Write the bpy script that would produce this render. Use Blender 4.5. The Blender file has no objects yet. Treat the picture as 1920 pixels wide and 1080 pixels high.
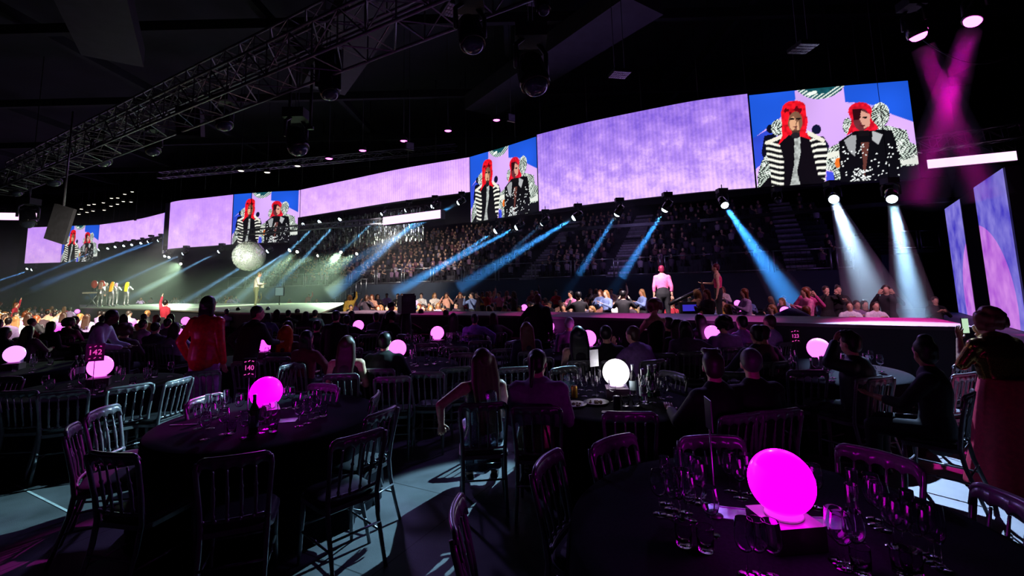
import bpy, bmesh, math, random
import numpy as np
from mathutils import Vector, Matrix, Euler
C = bpy.context.scene.collection
S = bpy.context.scene
PI = math.pi
rnd = random.Random(7)
ORD = ['first', 'second', 'third', 'fourth', 'fifth', 'sixth', 'seventh', 'eighth', 'ninth', 'tenth', 'eleventh', 'twelfth', 'thirteenth', 'fourteenth', 'fifteenth', 'sixteenth', 'seventeenth', 'eighteenth', 'nineteenth', 'twentieth', 'twenty-first', 'twenty-second', 'twenty-third']

# ---------------------------------------------------------------- camera
FPX = 853.0
TH = math.atan(FPX / 7240.0)
ROLL = math.atan(0.024)
EYE = 1.88
PPX, PPY = 960.0, 438.0
_c, _s, _ca, _sa = math.cos(TH), math.sin(TH), math.cos(ROLL), math.sin(ROLL)
FW = Vector((0, _c, _s)); X0 = Vector((1, 0, 0)); U0 = Vector((0, -_s, _c))
CR = X0 * _ca - U0 * _sa
CU = X0 * _sa + U0 * _ca
cam_data = bpy.data.cameras.new('camera')
cam = bpy.data.objects.new('camera', cam_data); C.objects.link(cam)
cam_data.sensor_width = 36.0
cam_data.lens = 36.0 * FPX / 1920.0
cam_data.shift_y = -(540.0 - PPY) / 1920.0
cam_data.clip_end = 400
cam.matrix_world = Matrix(((CR.x, CU.x, -FW.x, 0), (CR.y, CU.y, -FW.y, 0), (CR.z, CU.z, -FW.z, EYE), (0, 0, 0, 1)))
S.camera = cam
S.render.film_transparent = False

def ray(px, py):
    return FW + CR * ((px - PPX) / FPX) - CU * ((py - PPY) / FPX)
def at(px, py, z):            # the spot at height z that the photo shows at (px, py)
    d = ray(px, py); t = (z - EYE) / d.z
    return Vector((d.x * t, d.y * t, z))
def atd(px, py, y):           # the spot at depth y
    d = ray(px, py); t = y / d.y
    return Vector((d.x * t, y, EYE + d.z * t))

# ---------------------------------------------------------------- world, exposure
W = bpy.data.worlds.new('world'); S.world = W; W.use_nodes = True
W.node_tree.nodes['Background'].inputs[0].default_value = (0.30, 0.25, 0.6, 1)
W.node_tree.nodes['Background'].inputs[1].default_value = 0.004
S.view_settings.view_transform = 'Standard'
S.view_settings.look = 'None'
S.view_settings.exposure = 0.0
S.view_settings.gamma = 1.0
S.view_settings.use_curve_mapping = False
S.cycles.max_bounces = 12
S.cycles.diffuse_bounces = 2
S.cycles.glossy_bounces = 3
S.cycles.transmission_bounces = 12
S.cycles.transparent_max_bounces = 6
S.cycles.volume_bounces = 0
S.cycles.use_light_tree = True
S.cycles.use_denoising = True
S.cycles.caustics_reflective = False
S.cycles.caustics_refractive = False
S.cycles.sample_clamp_indirect = 3.0

def aim(o, target):
    d = Vector(target) - o.location
    o.rotation_euler = d.to_track_quat('-Z', 'Y').to_euler()
def spot(loc, target, power, col, angle, blend=0.3, radius=0.08, name='spot_light'):
    ld = bpy.data.lights.new(name, 'SPOT'); ld.energy = power; ld.color = col
    ld.spot_size = math.radians(angle); ld.spot_blend = blend; ld.shadow_soft_size = radius
    o = bpy.data.objects.new(name, ld); C.objects.link(o); o.location = loc; aim(o, target)
    return o

# ---------------------------------------------------------------- mesh helpers
class MB:
    def __init__(s): s.v = []; s.f = []; s.m = []; s.sm = []
    def add(s, vs, fs, mi=0, smooth=False):
        b = len(s.v); s.v += [tuple(v) for v in vs]
        for f in fs: s.f.append(tuple(i + b for i in f)); s.m.append(mi); s.sm.append(smooth)
        return s
    def box(s, c, size, R=None, mi=0):
        x, y, z = size[0] / 2, size[1] / 2, size[2] / 2
        vs = [Vector((a * x, b * y, e * z)) for e in (-1, 1) for b in (-1, 1) for a in (-1, 1)]
        if R is not None: vs = [R @ v for v in vs]
        c = Vector(c); vs = [v + c for v in vs]
        return s.add(vs, [(0, 2, 3, 1), (4, 5, 7, 6), (0, 1, 5, 4), (2, 6, 7, 3), (0, 4, 6, 2), (1, 3, 7, 5)], mi)
    def tube(s, pts, r, n=8, mi=0, cap=True, flat=1.0, side=None, smooth=True):
        pts = [Vector(p) for p in pts]; k = len(pts)
        if not hasattr(r, '__len__'): r = [r] * k
        vs = []; up = None
        for i, p in enumerate(pts):
            t = (pts[min(i + 1, k - 1)] - pts[max(i - 1, 0)])
            if t.length < 1e-9: t = Vector((0, 0, 1))
            t.normalize()
            if side is not None: a = Vector(side)
            elif up is None: a = Vector((1, 0, 0)) if abs(t.x) < 0.8 else Vector((0, 1, 0))
            else: a = up
            a = a - t * a.dot(t)
            if a.length < 1e-6: a = t.orthogonal()
            a.normalize(); up = a; b = t.cross(a)
            for j in range(n):
                w = 2 * PI * j / n
                vs.append(p + a * (math.cos(w) * r[i]) + b * (math.sin(w) * r[i] * flat))
        fs = []
        for i in range(k - 1):
            for j in range(n):
                fs.append((i * n + j, i * n + (j + 1) % n, (i + 1) * n + (j + 1) % n, (i + 1) * n + j))
        if cap: fs.append(tuple(range(n))[::-1]); fs.append(tuple((k - 1) * n + j for j in range(n)))
        return s.add(vs, fs, mi, smooth)
    def capsule(s, p0, p1, r0, r1, flat=1.0, side=None, n=10, mi=0):
        p0, p1 = Vector(p0), Vector(p1); d = p1 - p0
        if d.length < 1e-6: d = Vector((0, 0, 1e-4))
        u = d.normalized(); pts = []; rr = []
        for a in (85, 60, 30): pts.append(p0 - u * r0 * math.sin(math.radians(a))); rr.append(r0 * math.cos(math.radians(a)))
        for t in (0, 1): pts.append(p0 + d * t); rr.append(r0 + (r1 - r0) * t)
        for a in (30, 60, 85): pts.append(p1 + u * r1 * math.sin(math.radians(a))); rr.append(r1 * math.cos(math.radians(a)))
        return s.tube(pts, rr, n, mi, True, flat, side)
    def ball(s, c, r, n=12, m=8, R=None, mi=0, smooth=True):
        if not hasattr(r, '__len__'): r = (r, r, r)
        vs = []
        for i in range(m + 1):
            th = PI * i / m
            for j in range(n):
                w = 2 * PI * j / n
                v = Vector((r[0] * math.sin(th) * math.cos(w), r[1] * math.sin(th) * math.sin(w), r[2] * math.cos(th)))
                vs.append((R @ v if R else v) + Vector(c))
        fs = [(i * n + j, (i + 1) * n + j, (i + 1) * n + (j + 1) % n, i * n + (j + 1) % n) for i in range(m) for j in range(n)]
        return s.add(vs, fs, mi, smooth)
    def lathe(s, prof, n=20, c=(0, 0, 0), mi=0, smooth=True, closed=False):
        c = Vector(c); k = len(prof)
        vs = [c + Vector((r * math.cos(2 * PI * j / n), r * math.sin(2 * PI * j / n), z)) for r, z in prof for j in range(n)]
        fs = [(i * n + j, i * n + (j + 1) % n, (i + 1) * n + (j + 1) % n, (i + 1) * n + j) for i in range(k - 1) for j in range(n)]
        return s.add(vs, fs, mi, smooth)
    def prism(s, poly, z0, z1, mi=0):
        n = len(poly)
        vs = [(p[0], p[1], z0) for p in poly] + [(p[0], p[1], z1) for p in poly]
        fs = [tuple(range(n))[::-1], tuple(range(n, 2 * n))] + [(i, (i + 1) % n, n + (i + 1) % n, n + i) for i in range(n)]
        return s.add(vs, fs, mi)
    def xf(s, M):
        s.v = [tuple(M @ Vector(v)) for v in s.v]; return s
    def mesh(s, name, mats=None):
        me = bpy.data.meshes.new(name); me.from_pydata(s.v, [], s.f)
        if mats:
            for m in (mats if isinstance(mats, (list, tuple)) else [mats]): me.materials.append(m)
        me.polygons.foreach_set('material_index', s.m)
        me.polygons.foreach_set('use_smooth', s.sm)
        me.update(); return me
    def build(s, name, mats=None, parent=None):
        return link(name, s.mesh(name, mats), parent)
def link(name, data, parent=None, M=None):
    o = bpy.data.objects.new(name, data); C.objects.link(o)
    if parent is not None: o.parent = parent
    if M is not None: o.matrix_local = M
    return o
def tag(o, label=None, cat=None, group=None, kind=None):
    if label: o['label'] = label
    if cat: o['category'] = cat
    if group: o['group'] = group
    if kind: o['kind'] = kind
    return o
def thing(name, label, cat, loc=(0, 0, 0), rz=0.0, group=None):
    o = bpy.data.objects.new(name, None); C.objects.link(o)
    o.location = loc; o.rotation_euler = (0, 0, rz); o.empty_display_size = 0.1
    return tag(o, label, cat, group)
def kids(o):
    return KIDS.get(o.name, [])
KIDS = {}
def note(root, *parts):
    KIDS.setdefault(root.name, []).extend(parts)
def dup(root, loc, rz, label=None, group=None, parts=None):
    r = root.copy(); C.objects.link(r); r.location = loc; r.rotation_euler = (0, 0, rz)
    if label: r['label'] = label
    if group: r['group'] = group
    for ch in (parts if parts is not None else kids(root)):
        c = ch.copy(); C.objects.link(c); c.parent = r
    return r

# ---------------------------------------------------------------- materials
def pm(name, col, rough=0.6, metal=0.0, scale=0, amt=0.25, bump=0.0, spec=0.5, trans=0.0, sheen=0.0, coords='Object'):
    m = bpy.data.materials.new(name); m.use_nodes = True; nt = m.node_tree; b = nt.nodes['Principled BSDF']
    b.inputs['Base Color'].default_value = (*col, 1); b.inputs['Roughness'].default_value = rough
    b.inputs['Metallic'].default_value = metal; b.inputs['Specular IOR Level'].default_value = spec
    if trans: b.inputs['Transmission Weight'].default_value = trans
    if sheen: b.inputs['Sheen Weight'].default_value = sheen
    if scale:
        tc = nt.nodes.new('ShaderNodeTexCoord'); nz = nt.nodes.new('ShaderNodeTexNoise')
        nz.inputs['Scale'].default_value = scale; nz.inputs['Detail'].default_value = 4
        nt.links.new(tc.outputs[coords], nz.inputs['Vector'])
        r = nt.nodes.new('ShaderNodeValToRGB')
        r.color_ramp.elements[0].position = 0.3; r.color_ramp.elements[1].position = 0.7
        r.color_ramp.elements[0].color = (*[c * (1 - amt) for c in col], 1)
        r.color_ramp.elements[1].color = (*[min(1, c * (1 + amt)) for c in col], 1)
        nt.links.new(nz.outputs['Fac'], r.inputs[0]); nt.links.new(r.outputs[0], b.inputs['Base Color'])
        if bump:
            bp = nt.nodes.new('ShaderNodeBump'); bp.inputs['Strength'].default_value = bump; bp.inputs['Distance'].default_value = 0.01
            nt.links.new(nz.outputs['Fac'], bp.inputs['Height']); nt.links.new(bp.outputs[0], b.inputs['Normal'])
    return m
def em(name, col, strength, base=(0.02, 0.02, 0.02)):
    m = bpy.data.materials.new(name); m.use_nodes = True; b = m.node_tree.nodes['Principled BSDF']
    b.inputs['Base Color'].default_value = (*base, 1); b.inputs['Roughness'].default_value = 0.3
    b.inputs['Emission Color'].default_value = (*col, 1); b.inputs['Emission Strength'].default_value = strength
    return m
def srgb(r, g, b):
    return tuple((c / 255 / 12.92) if c / 255 <= 0.04045 else ((c / 255 + 0.055) / 1.055) ** 2.4 for c in (r, g, b))

M_black = pm('matt black paint', (0.012, 0.012, 0.016), 0.6, scale=6)
M_dark = pm('dark drape', (0.010, 0.010, 0.014), 0.9, scale=3, amt=0.4)
M_metal = pm('truss aluminium', (0.22, 0.21, 0.26), 0.35, 0.8, scale=20)
M_dmetal = pm('dark steel', (0.05, 0.05, 0.06), 0.4, 0.8, scale=20)
M_rail = pm('rail steel', (0.45, 0.45, 0.48), 0.3, 0.9, scale=15)
M_gloss = pm('glossy black plastic', (0.01, 0.01, 0.012), 0.12, scale=9)
M_wall = pm('arena wall paint', (0.035, 0.045, 0.075), 0.85, scale=0.4, amt=0.35)
M_ceil = pm('ceiling deck', (0.010, 0.009, 0.018), 0.95, scale=0.5, amt=0.5)
M_seat = pm('tier concrete', (0.035, 0.030, 0.045), 0.8, scale=3, amt=0.5)

# floor: dark concrete sheets with seams and scuffs
def floor_mat():
    m = pm('arena floor', (0.10, 0.10, 0.11), 0.55, scale=3, amt=0.35); nt = m.node_tree; b = nt.nodes['Principled BSDF']
    tc = nt.nodes.new('ShaderNodeTexCoord')
    n2 = nt.nodes.new('ShaderNodeTexNoise'); n2.inputs['Scale'].default_value = 160; n2.inputs['Detail'].default_value = 2
    nt.links.new(tc.outputs['Object'], n2.inputs['Vector'])
    bp = nt.nodes.new('ShaderNodeBump'); bp.inputs['Strength'].default_value = 0.35; bp.inputs['Distance'].default_value = 0.004
    nt.links.new(n2.outputs['Fac'], bp.inputs['Height']); nt.links.new(bp.outputs[0], b.inputs['Normal'])
    mp = nt.nodes.new('ShaderNodeMapping'); mp.inputs['Rotation'].default_value = (0, 0, math.radians(28))
    br = nt.nodes.new('ShaderNodeTexBrick'); br.inputs['Scale'].default_value = 1.0; br.offset = 0.0
    br.inputs['Brick Width'].default_value = 2.4; br.inputs['Row Height'].default_value = 1.2; br.inputs['Mortar Size'].default_value = 0.006
    br.inputs['Color1'].default_value = (1, 1, 1, 1); br.inputs['Color2'].default_value = (0.85, 0.85, 0.85, 1); br.inputs['Mortar'].default_value = (0.15, 0.15, 0.15, 1)
    nt.links.new(tc.outputs['Object'], mp.inputs['Vector']); nt.links.new(mp.outputs[0], br.inputs['Vector'])
    old = b.inputs['Base Color'].links[0].from_socket
    mx = nt.nodes.new('ShaderNodeMix'); mx.data_type = 'RGBA'; mx.blend_type = 'MULTIPLY'; mx.inputs['Factor'].default_value = 1
    nt.links.new(old, mx.inputs[6]); nt.links.new(br.outputs['Color'], mx.inputs[7]); nt.links.new(mx.outputs[2], b.inputs['Base Color'])
    return m
M_floor = floor_mat()

# ---------------------------------------------------------------- the setting
tag(MB().box((0, 30, -0.1), (200, 110, 0.2)).build('floor', M_floor), 'dark arena floor of jointed sheets under the tables', kind='structure')
tag(MB().box((0, 30, 17.2), (200, 110, 0.4)).build('ceiling', M_ceil), kind='structure')
tag(MB().box((0, 78, 8), (200, 0.6, 18)).build('wall_back', M_wall), kind='structure')
tag(MB().box((34, 28, 8), (0.6, 104, 18)).build('wall_right', M_wall), kind='structure')
tag(MB().box((-85, 28, 8), (0.6, 104, 18)).build('wall_left', M_wall), kind='structure')
tag(MB().box((0, -22, 8), (200, 0.6, 18)).build('wall_front', M_wall), kind='structure')
# ---------------------------------------------------------------- the picture shown on the screens (flat print, painted on a fine grid)
def screen_picture(nu, nv):
    U, V = np.meshgrid(np.linspace(0, 1, nu), np.linspace(0, 1, nv))
    TLp, TRp, BLp, BRp = (88, 170), (1450, 95), (160, 990), (1575, 920)
    X = (1 - V) * ((1 - U) * BLp[0] + U * BRp[0]) + V * ((1 - U) * TLp[0] + U * TRp[0])
    Y = (1 - V) * ((1 - U) * BLp[1] + U * BRp[1]) + V * ((1 - U) * TLp[1] + U * TRp[1])
    rs = np.random.RandomState(5)
    def noise(k, seed):
        g = np.random.RandomState(seed).rand(k + 2, k + 2); a = X / 1600 * k; b = Y / 1600 * k
        i = np.clip(a.astype(int), 0, k); j = np.clip(b.astype(int), 0, k); fa = a - i; fb = b - j
        fa = fa * fa * (3 - 2 * fa); fb = fb * fb * (3 - 2 * fb)
        return (g[j, i] * (1 - fa) + g[j, i + 1] * fa) * (1 - fb) + (g[j + 1, i] * (1 - fa) + g[j + 1, i + 1] * fa) * fb
    img = np.zeros((nv, nu, 3))
    def lin(c): return np.array(srgb(*c))
    blue, lil = lin((28, 82, 205)), lin((205, 165, 235))
    img[:] = blue
    img *= (0.75 + 0.6 * noise(5, 1))[..., None]
    def poly(pts):
        ins = np.zeros(X.shape, bool); n = len(pts); j = n - 1
        for i in range(n):
            x0, y0 = pts[i]; x1, y1 = pts[j]
            if y0 != y1: ins ^= ((y0 > Y) != (y1 > Y)) & (X < (x1 - x0) * (Y - y0) / (y1 - y0) + x0)
            j = i
        return ins
    def ell(cx, cy, rx, ry, a=0):
        c, s = math.cos(a), math.sin(a); dx = X - cx; dy = Y - cy
        return ((dx * c + dy * s) / rx) ** 2 + ((-dx * s + dy * c) / ry) ** 2 < 1
    def fill(m, c, nz=0.0, k=20, seed=2):
        v = lin(c); img[m] = v * ((1 - nz / 2 + nz * noise(k, seed))[m][:, None] if nz else 1)
    # planet glow and wall
    fill(poly([(490, 150), (905, 100), (925, 270), (1100, 280), (1320, 380), (1530, 460), (1560, 640), (1580, 1000), (140, 1000), (150, 800), (130, 560), (370, 380), (500, 340)]), (207, 165, 236), 0.35, 6, 3)
    fill(poly([(120, 560), (370, 420), (300, 700), (150, 830)]), (45, 70, 200), 0.3)
    fill(poly([(930, 275), (1180, 300), (1100, 330)]), (160, 150, 235))
    # mirror ball at the top
    fill(ell(705, 60, 225, 175), (20, 75, 85), 0.6, 60, 9)
    rr = np.sqrt(((X - 705) / 225) ** 2 + ((Y - 60) / 175) ** 2)
    fill((rr < 1) & (rr > 0.72) & (np.sin(X * 0.14 + Y * 0.2) > 0.0), (205, 215, 205))
    fill(ell(640, 180, 45, 16, -0.3), (225, 235, 225))
    # shadow dancers behind
    fill(ell(282, 480, 38, 40) | poly([(225, 540), (330, 520), (330, 760), (240, 800), (200, 690)]), (8, 10, 30))
    fill(ell(680, 500, 40, 42) | poly([(640, 560), (740, 560), (790, 640), (780, 720), (640, 720)]), (14, 18, 48))
    chk = lambda ax, ay, ph=0: (np.sin(X * ax + 3 * np.sin(Y * 0.05) + ph) * np.sin(Y * ay + 2 * np.sin(X * 0.04)) > 0.05)
    def mosaic(m, ax=0.21, ay=0.24):
        fill(m, (18, 22, 24)); fill(m & chk(ax, ay), (205, 220, 208)); fill(m & chk(ax * 1.7, ay * 1.3, 2) & (noise(50, 4) > 0.6), (245, 250, 245))
    mosaic(ell(345, 470, 58, 72)); mosaic(ell(945, 475, 40, 68))
    mosaic(poly([(300, 640), (200, 760), (165, 880), (165, 1000), (420, 1000), (400, 700)]))
    mosaic(poly([(790, 660), (880, 620), (900, 760), (890, 975), (840, 975), (820, 860), (760, 850), (760, 800)]))
    fill(poly([(770, 700), (880, 690), (880, 730), (780, 760)]), (220, 222, 210))
    fill(ell(870, 790, 28, 42), (225, 110, 35))
    fill(poly([(770, 860), (830, 870), (840, 970), (770, 985)]), (60, 75, 215))
    mosaic(ell(1222, 385, 82, 106)); mosaic(poly([(1180, 470), (1300, 480), (1450, 520), (1480, 620), (1540, 650), (1560, 820), (1400, 830), (1300, 620)]))
    fill(poly([(1400, 780), (1560, 740), (1570, 800), (1420, 815)]), (215, 220, 212))
    fill(poly([(1380, 830), (1580, 810), (1590, 1000), (1380, 1000)]), (10, 12, 18))
    # left singer: jacket, shirt, hair, face
    jack = poly([(240, 590), (440, 510), (560, 510), (760, 600), (775, 720), (750, 985), (180, 990), (290, 880), (250, 720)])
    fill(jack, (10, 9, 14))
    def stripes(m, ph, ang, per):
        w = np.sin((Y * math.cos(ang) + X * math.sin(ang)) * 2 * PI / per + ph + 0.8 * np.sin(X * 0.03))
        fill(m, (14, 14, 18)); fill(m & (w > -0.1), (150, 150, 145)); fill(m & (w > 0.45), (236, 236, 222))
    stripes(poly([(232, 600), (330, 560), (370, 640), (400, 760), (400, 980), (290, 990), (280, 850), (245, 700)]), 0, -0.12, 47)
    stripes(poly([(620, 570), (760, 600), (775, 700), (760, 940), (700, 900), (650, 700)]), 0.5, 0.2, 50)
    fill(poly([(235, 590), (400, 525), (410, 555), (245, 620)]), (225, 220, 205)); fill(poly([(600, 500), (760, 590), (740, 615), (600, 545)]), (225, 220, 205))
    fill(poly([(490, 540), (540, 540), (545, 700), (515, 860), (545, 980), (455, 980), (490, 800)]), (165, 170, 168), 0.9, 90, 8)
    fill(poly([(380, 470), (372, 330), (400, 270), (470, 240), (545, 262), (590, 330), (604, 440), (590, 520), (640, 590), (560, 560), (440, 540), (345, 630), (385, 540)]) | ell(485, 300, 102, 62), (222, 18, 34), 0.9, 70, 6)
    fill(ell(478, 325, 80, 42) & (noise(60, 7) > 0.55), (95, 6, 16))
    fill(ell(497, 428, 62, 92), (120, 82, 62), 0.4, 30, 3); fill(ell(475, 440, 28, 60), (214, 160, 124)); fill(ell(520, 470, 12, 46), (214, 160, 124))
    fill(ell(468, 400, 22, 9) | ell(525, 400, 22, 9), (16, 10, 12)); fill(ell(498, 470, 20, 5), (90, 30, 34)); fill(poly([(462, 500), (540, 500), (530, 550), (480, 550)]), (70, 45, 38))
    fill(ell(500, 545, 40, 26), (30, 28, 34))
    # right singer
    fill(poly([(875, 610), (1010, 520), (1190, 510), (1330, 520), (1390, 700), (1430, 960), (890, 975)]), (9, 9, 13))
    fill(poly([(918, 600), (985, 555), (1025, 560), (1015, 740), (960, 690)]), (150, 152, 155)); fill(poly([(1160, 520), (1250, 555), (1215, 640), (1160, 600)]), (170, 172, 175))
    fill(poly([(1065, 620), (1135, 620), (1120, 760), (1095, 970), (1080, 760)]), (95, 52, 46))
    sp = rs.rand(130, 2)
    for i, (a, b) in enumerate(sp):
        cx, cy = (900 + a * 500, 630 + b * 330) if i < 70 else (990 + a * 160, 840 + b * 120)
        fill(ell(cx, cy, 7, 6), (235, 240, 240))
    fill(ell(1053, 350, 102, 78) | poly([(955, 330), (1140, 330), (1150, 420), (1215, 500), (1180, 520), (1010, 520), (940, 560), (980, 450)]), (205, 18, 40), 0.9, 70, 12)
    fill(ell(1068, 425, 70, 95), (95, 42, 48), 0.5, 30, 3); fill(poly([(1060, 345), (1140, 380), (1138, 480), (1090, 500), (1050, 420)]), (205, 150, 132))
    fill(ell(1040, 400, 24, 10) | ell(1095, 405, 22, 9), (14, 8, 12)); fill(ell(1075, 475, 26, 6), (80, 24, 30)); fill(poly([(1040, 520), (1130, 515), (1135, 560), (1040, 570)]), (18, 14, 18))
    fill(poly([(985, 330), (1065, 330), (1050, 420), (1000, 430)]), (45, 8, 16))
    return img

def attr_emission(name, strength=1.0):
    m = bpy.data.materials.new(name); m.use_nodes = True; nt = m.node_tree; b = nt.nodes['Principled BSDF']
    a = nt.nodes.new('ShaderNodeAttribute'); a.attribute_name = 'picture'
    nt.links.new(a.outputs['Color'], b.inputs['Emission Color']); b.inputs['Emission Strength'].default_value = strength
    b.inputs['Base Color'].default_value = (0.01, 0.01, 0.01, 1); b.inputs['Roughness'].default_value = 0.5
    return m
def lilac_mat(name, c0, c1, c2, strength, scale=0.9):
    m = bpy.data.materials.new(name); m.use_nodes = True; nt = m.node_tree; b = nt.nodes['Principled BSDF']
    tc = nt.nodes.new('ShaderNodeTexCoord'); sx = nt.nodes.new('ShaderNodeSeparateXYZ')
    nt.links.new(tc.outputs['UV'], sx.inputs[0])
    n1 = nt.nodes.new('ShaderNodeTexNoise'); n1.inputs['Scale'].default_value = scale; n1.inputs['Detail'].default_value = 8; n1.inputs['Roughness'].default_value = 0.72
    nt.links.new(tc.outputs['UV'], n1.inputs['Vector'])
    ad = nt.nodes.new('ShaderNodeMath'); ad.operation = 'MULTIPLY_ADD'      # picture gets paler towards its foot
    ad.inputs[1].default_value = -0.075; nt.links.new(sx.outputs['Y'], ad.inputs[0]); nt.links.new(n1.outputs['Fac'], ad.inputs[2])
    r = nt.nodes.new('ShaderNodeValToRGB'); e = r.color_ramp.elements
    e[0].position = 0.08; e[0].color = (*c0, 1); e[1].position = 0.52; e[1].color = (*c2, 1)
    k = e.new(0.33); k.color = (*c1, 1)
    nt.links.new(ad.outputs[0], r.inputs[0])
    wv = nt.nodes.new('ShaderNodeTexWave'); wv.inputs['Scale'].default_value = 1.55; wv.bands_direction = 'X'
    nt.links.new(tc.outputs['UV'], wv.inputs['Vector'])
    mr = nt.nodes.new('ShaderNodeMapRange'); mr.inputs['To Min'].default_value = 0.9; mr.inputs['To Max'].default_value = 1.05
    nt.links.new(wv.outputs['Fac'], mr.inputs['Value'])
    mx = nt.nodes.new('ShaderNodeMix'); mx.data_type = 'RGBA'; mx.blend_type = 'MULTIPLY'; mx.inputs['Factor'].default_value = 1
    nt.links.new(r.outputs[0], mx.inputs[6]); nt.links.new(mr.outputs[0], mx.inputs[7])
    nt.links.new(mx.outputs[2], b.inputs['Emission Color']); b.inputs['Emission Strength'].default_value = strength
    b.inputs['Base Color'].default_value = (0.01, 0.01, 0.01, 1); b.inputs['Roughness'].default_value = 0.5
    return m
M_lilac = lilac_mat('lilac cloud footage', srgb(124, 92, 205), srgb(170, 132, 228), srgb(222, 182, 245), 1.25)
M_lilac_pale = lilac_mat('pale lilac footage', srgb(176, 128, 226), srgb(196, 148, 232), srgb(220, 176, 242), 1.35, 0.5)
M_figs = attr_emission('singer footage', 1.25)
RIB_T, RIB_B, RIB_S = 10.65, 6.2, 8.27
def spline(pts, n):
    P = [Vector((p[0], p[1], 0)) for p in pts]; out = []
    P = [P[0] * 2 - P[1]] + P + [P[-1] * 2 - P[-2]]
    for i in range(1, len(P) - 2):
        for k in range(n):
            t = k / n
            out.append(0.5 * ((2 * P[i]) + (P[i + 1] - P[i - 1]) * t + (2 * P[i - 1] - 5 * P[i] + 4 * P[i + 1] - P[i + 2]) * t * t + (3 * P[i] - P[i - 1] - 3 * P[i + 1] + P[i + 2]) * t ** 3))
    out.append(P[-2]); return out
def ribbon_grid(name, path, zb, zt, mat, parent, nv=2, img=None):
    L = [0]
    for a, b in zip(path, path[1:]): L.append(L[-1] + (b - a).length)
    nu = len(path); vs = []; uv = []
    for j in range(nv):
        z = zb + (zt - zb) * j / (nv - 1)
        for i, p in enumerate(path): vs.append((p.x, p.y, z)); uv.append((L[i], z - zb))
    fs = [(j * nu + i, j * nu + i + 1, (j + 1) * nu + i + 1, (j + 1) * nu + i) for j in range(nv - 1) for i in range(nu - 1)]
    me = bpy.data.meshes.new(name); me.from_pydata(vs, [], fs); me.materials.append(mat)
    ul = me.uv_layers.new(name='uv')
    idx = np.zeros(len(me.loops), int); me.loops.foreach_get('vertex_index', idx)
    ul.data.foreach_set('uv', np.array(uv, dtype=float)[idx].ravel())
    if img is not None:
        ca = me.color_attributes.new('picture', 'FLOAT_COLOR', 'POINT')
        d = np.ones((nv * nu, 4)); d[:, :3] = img.reshape(-1, 3); ca.data.foreach_set('color', d.ravel())
    me.update()
    return link(name, me, parent)
def resample(path, n):
    L = [0]
    for a, b in zip(path, path[1:]): L.append(L[-1] + (b - a).length)
    out = []
    for k in range(n):
        t = L[-1] * k / (n - 1); i = max(j for j in range(len(L)) if L[j] <= t + 1e-9); i = min(i, len(path) - 2)
        out.append(path[i].lerp(path[i + 1], (t - L[i]) / max(1e-9, L[i + 1] - L[i])))
    return out
def backing(name, path, zb, zt, parent, mat):
    mb = MB(); n = len(path); q = []
    for i, p in enumerate(path):
        t = path[min(i + 1, n - 1)] - path[max(i - 1, 0)]; t.normalize(); nn = Vector((-t.y, t.x, 0))
        if nn.dot(p) < 0: nn = -nn
        q.append((p + nn * 0.05, p + nn * 0.4))
    vs = []
    for a, b in q: vs += [(a.x, a.y, zb), (a.x, a.y, zt), (b.x, b.y, zt), (b.x, b.y, zb)]
    fs = []
    for i in range(n - 1):
        for k in range(4): fs.append((i * 4 + k, i * 4 + (k + 1) % 4, i * 4 + 4 + (k + 1) % 4, i * 4 + 4 + k))
    fs += [(0, 1, 2, 3), tuple((n - 1) * 4 + k for k in (3, 2, 1, 0))]
    mb.add(vs, fs); return mb.build(name, mat, parent)
PIC = screen_picture(210, 140)
def screen(label, pts, zb, zt, kind, n=12):
    path = spline(pts, n) if len(pts) > 2 else [Vector((*pts[0], 0)), Vector((*pts[1], 0))]
    t = thing('led_screen', label, 'screen', (0, 0, 0), 0, 'curved screens hung over the stage')
    if kind == 'pic':
        p2 = resample(path, 210); ribbon_grid('picture', p2, zb, zt, M_figs, t, 140, PIC)
    else:
        ribbon_grid('picture', path, zb, zt, M_lilac if kind == 'deep' else M_lilac_pale, t, 2)
    backing('screen_housing', resample(path, max(4, len(path) // 2)), zb - 0.04, zt + 0.04, t, M_black)
    return t
screen('far lilac screen at the very end of the curved row, partly behind a black panel', [(-59.9, 55.7), (-55.2, 55.4)], RIB_B, RIB_T, 'pale')
screen('far screen showing two red-haired singers, leftmost of the singer pictures', [(-55.1, 55.35), (-50.4, 55.0)], RIB_B, RIB_T, 'pic')
screen('low lilac screen strip between the farthest singer picture and the sliver of another', [(-50.3, 54.9), (-43, 51.6), (-36.9, 47.8)], RIB_S, RIB_T, 'pale')
screen('singer screen seen almost edge on as a narrow sliver beside the rounded lilac one', [(-36.8, 47.6), (-32.9, 43.3)], RIB_B, RIB_T, 'pic')
screen('rounded lilac screen left of the mirror ball with a curved left end', [(-32.8, 43.1), (-32.2, 42.4), (-30.6, 41.6), (-28.0, 40.8), (-24.7, 39.7)], RIB_B, RIB_T, 'pale')
screen('screen with two red-haired singers directly above the hanging mirror ball', [(-24.6, 39.66), (-21.4, 39.0), (-18.4, 38.7)], RIB_B, RIB_T, 'pic')
screen('long low lilac screen strip right of the mirror ball', [(-18.35, 38.6), (-13, 35.4), (-8, 32.4), (-2.75, 29.85)], RIB_S, RIB_T, 'pale')
screen('middle screen with two red-haired singers where the curved row bends', [(-2.7, 29.8), (-0.5, 27.9), (1.55, 25.95)], RIB_B, RIB_T, 'pic')
screen('largest lilac screen of mottled cloud left of the biggest singer picture', [(1.6, 25.9), (4, 24.2), (6.8, 22.6), (9.2, 21.4), (11.35, 20.75)], RIB_B, RIB_T + 0.1, 'deep')
screen('biggest screen with two red-haired singers at the right end of the curved row', [(11.4, 20.7), (14.6, 20.0), (17.9, 19.5)], RIB_B, RIB_T, 'pic')

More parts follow.
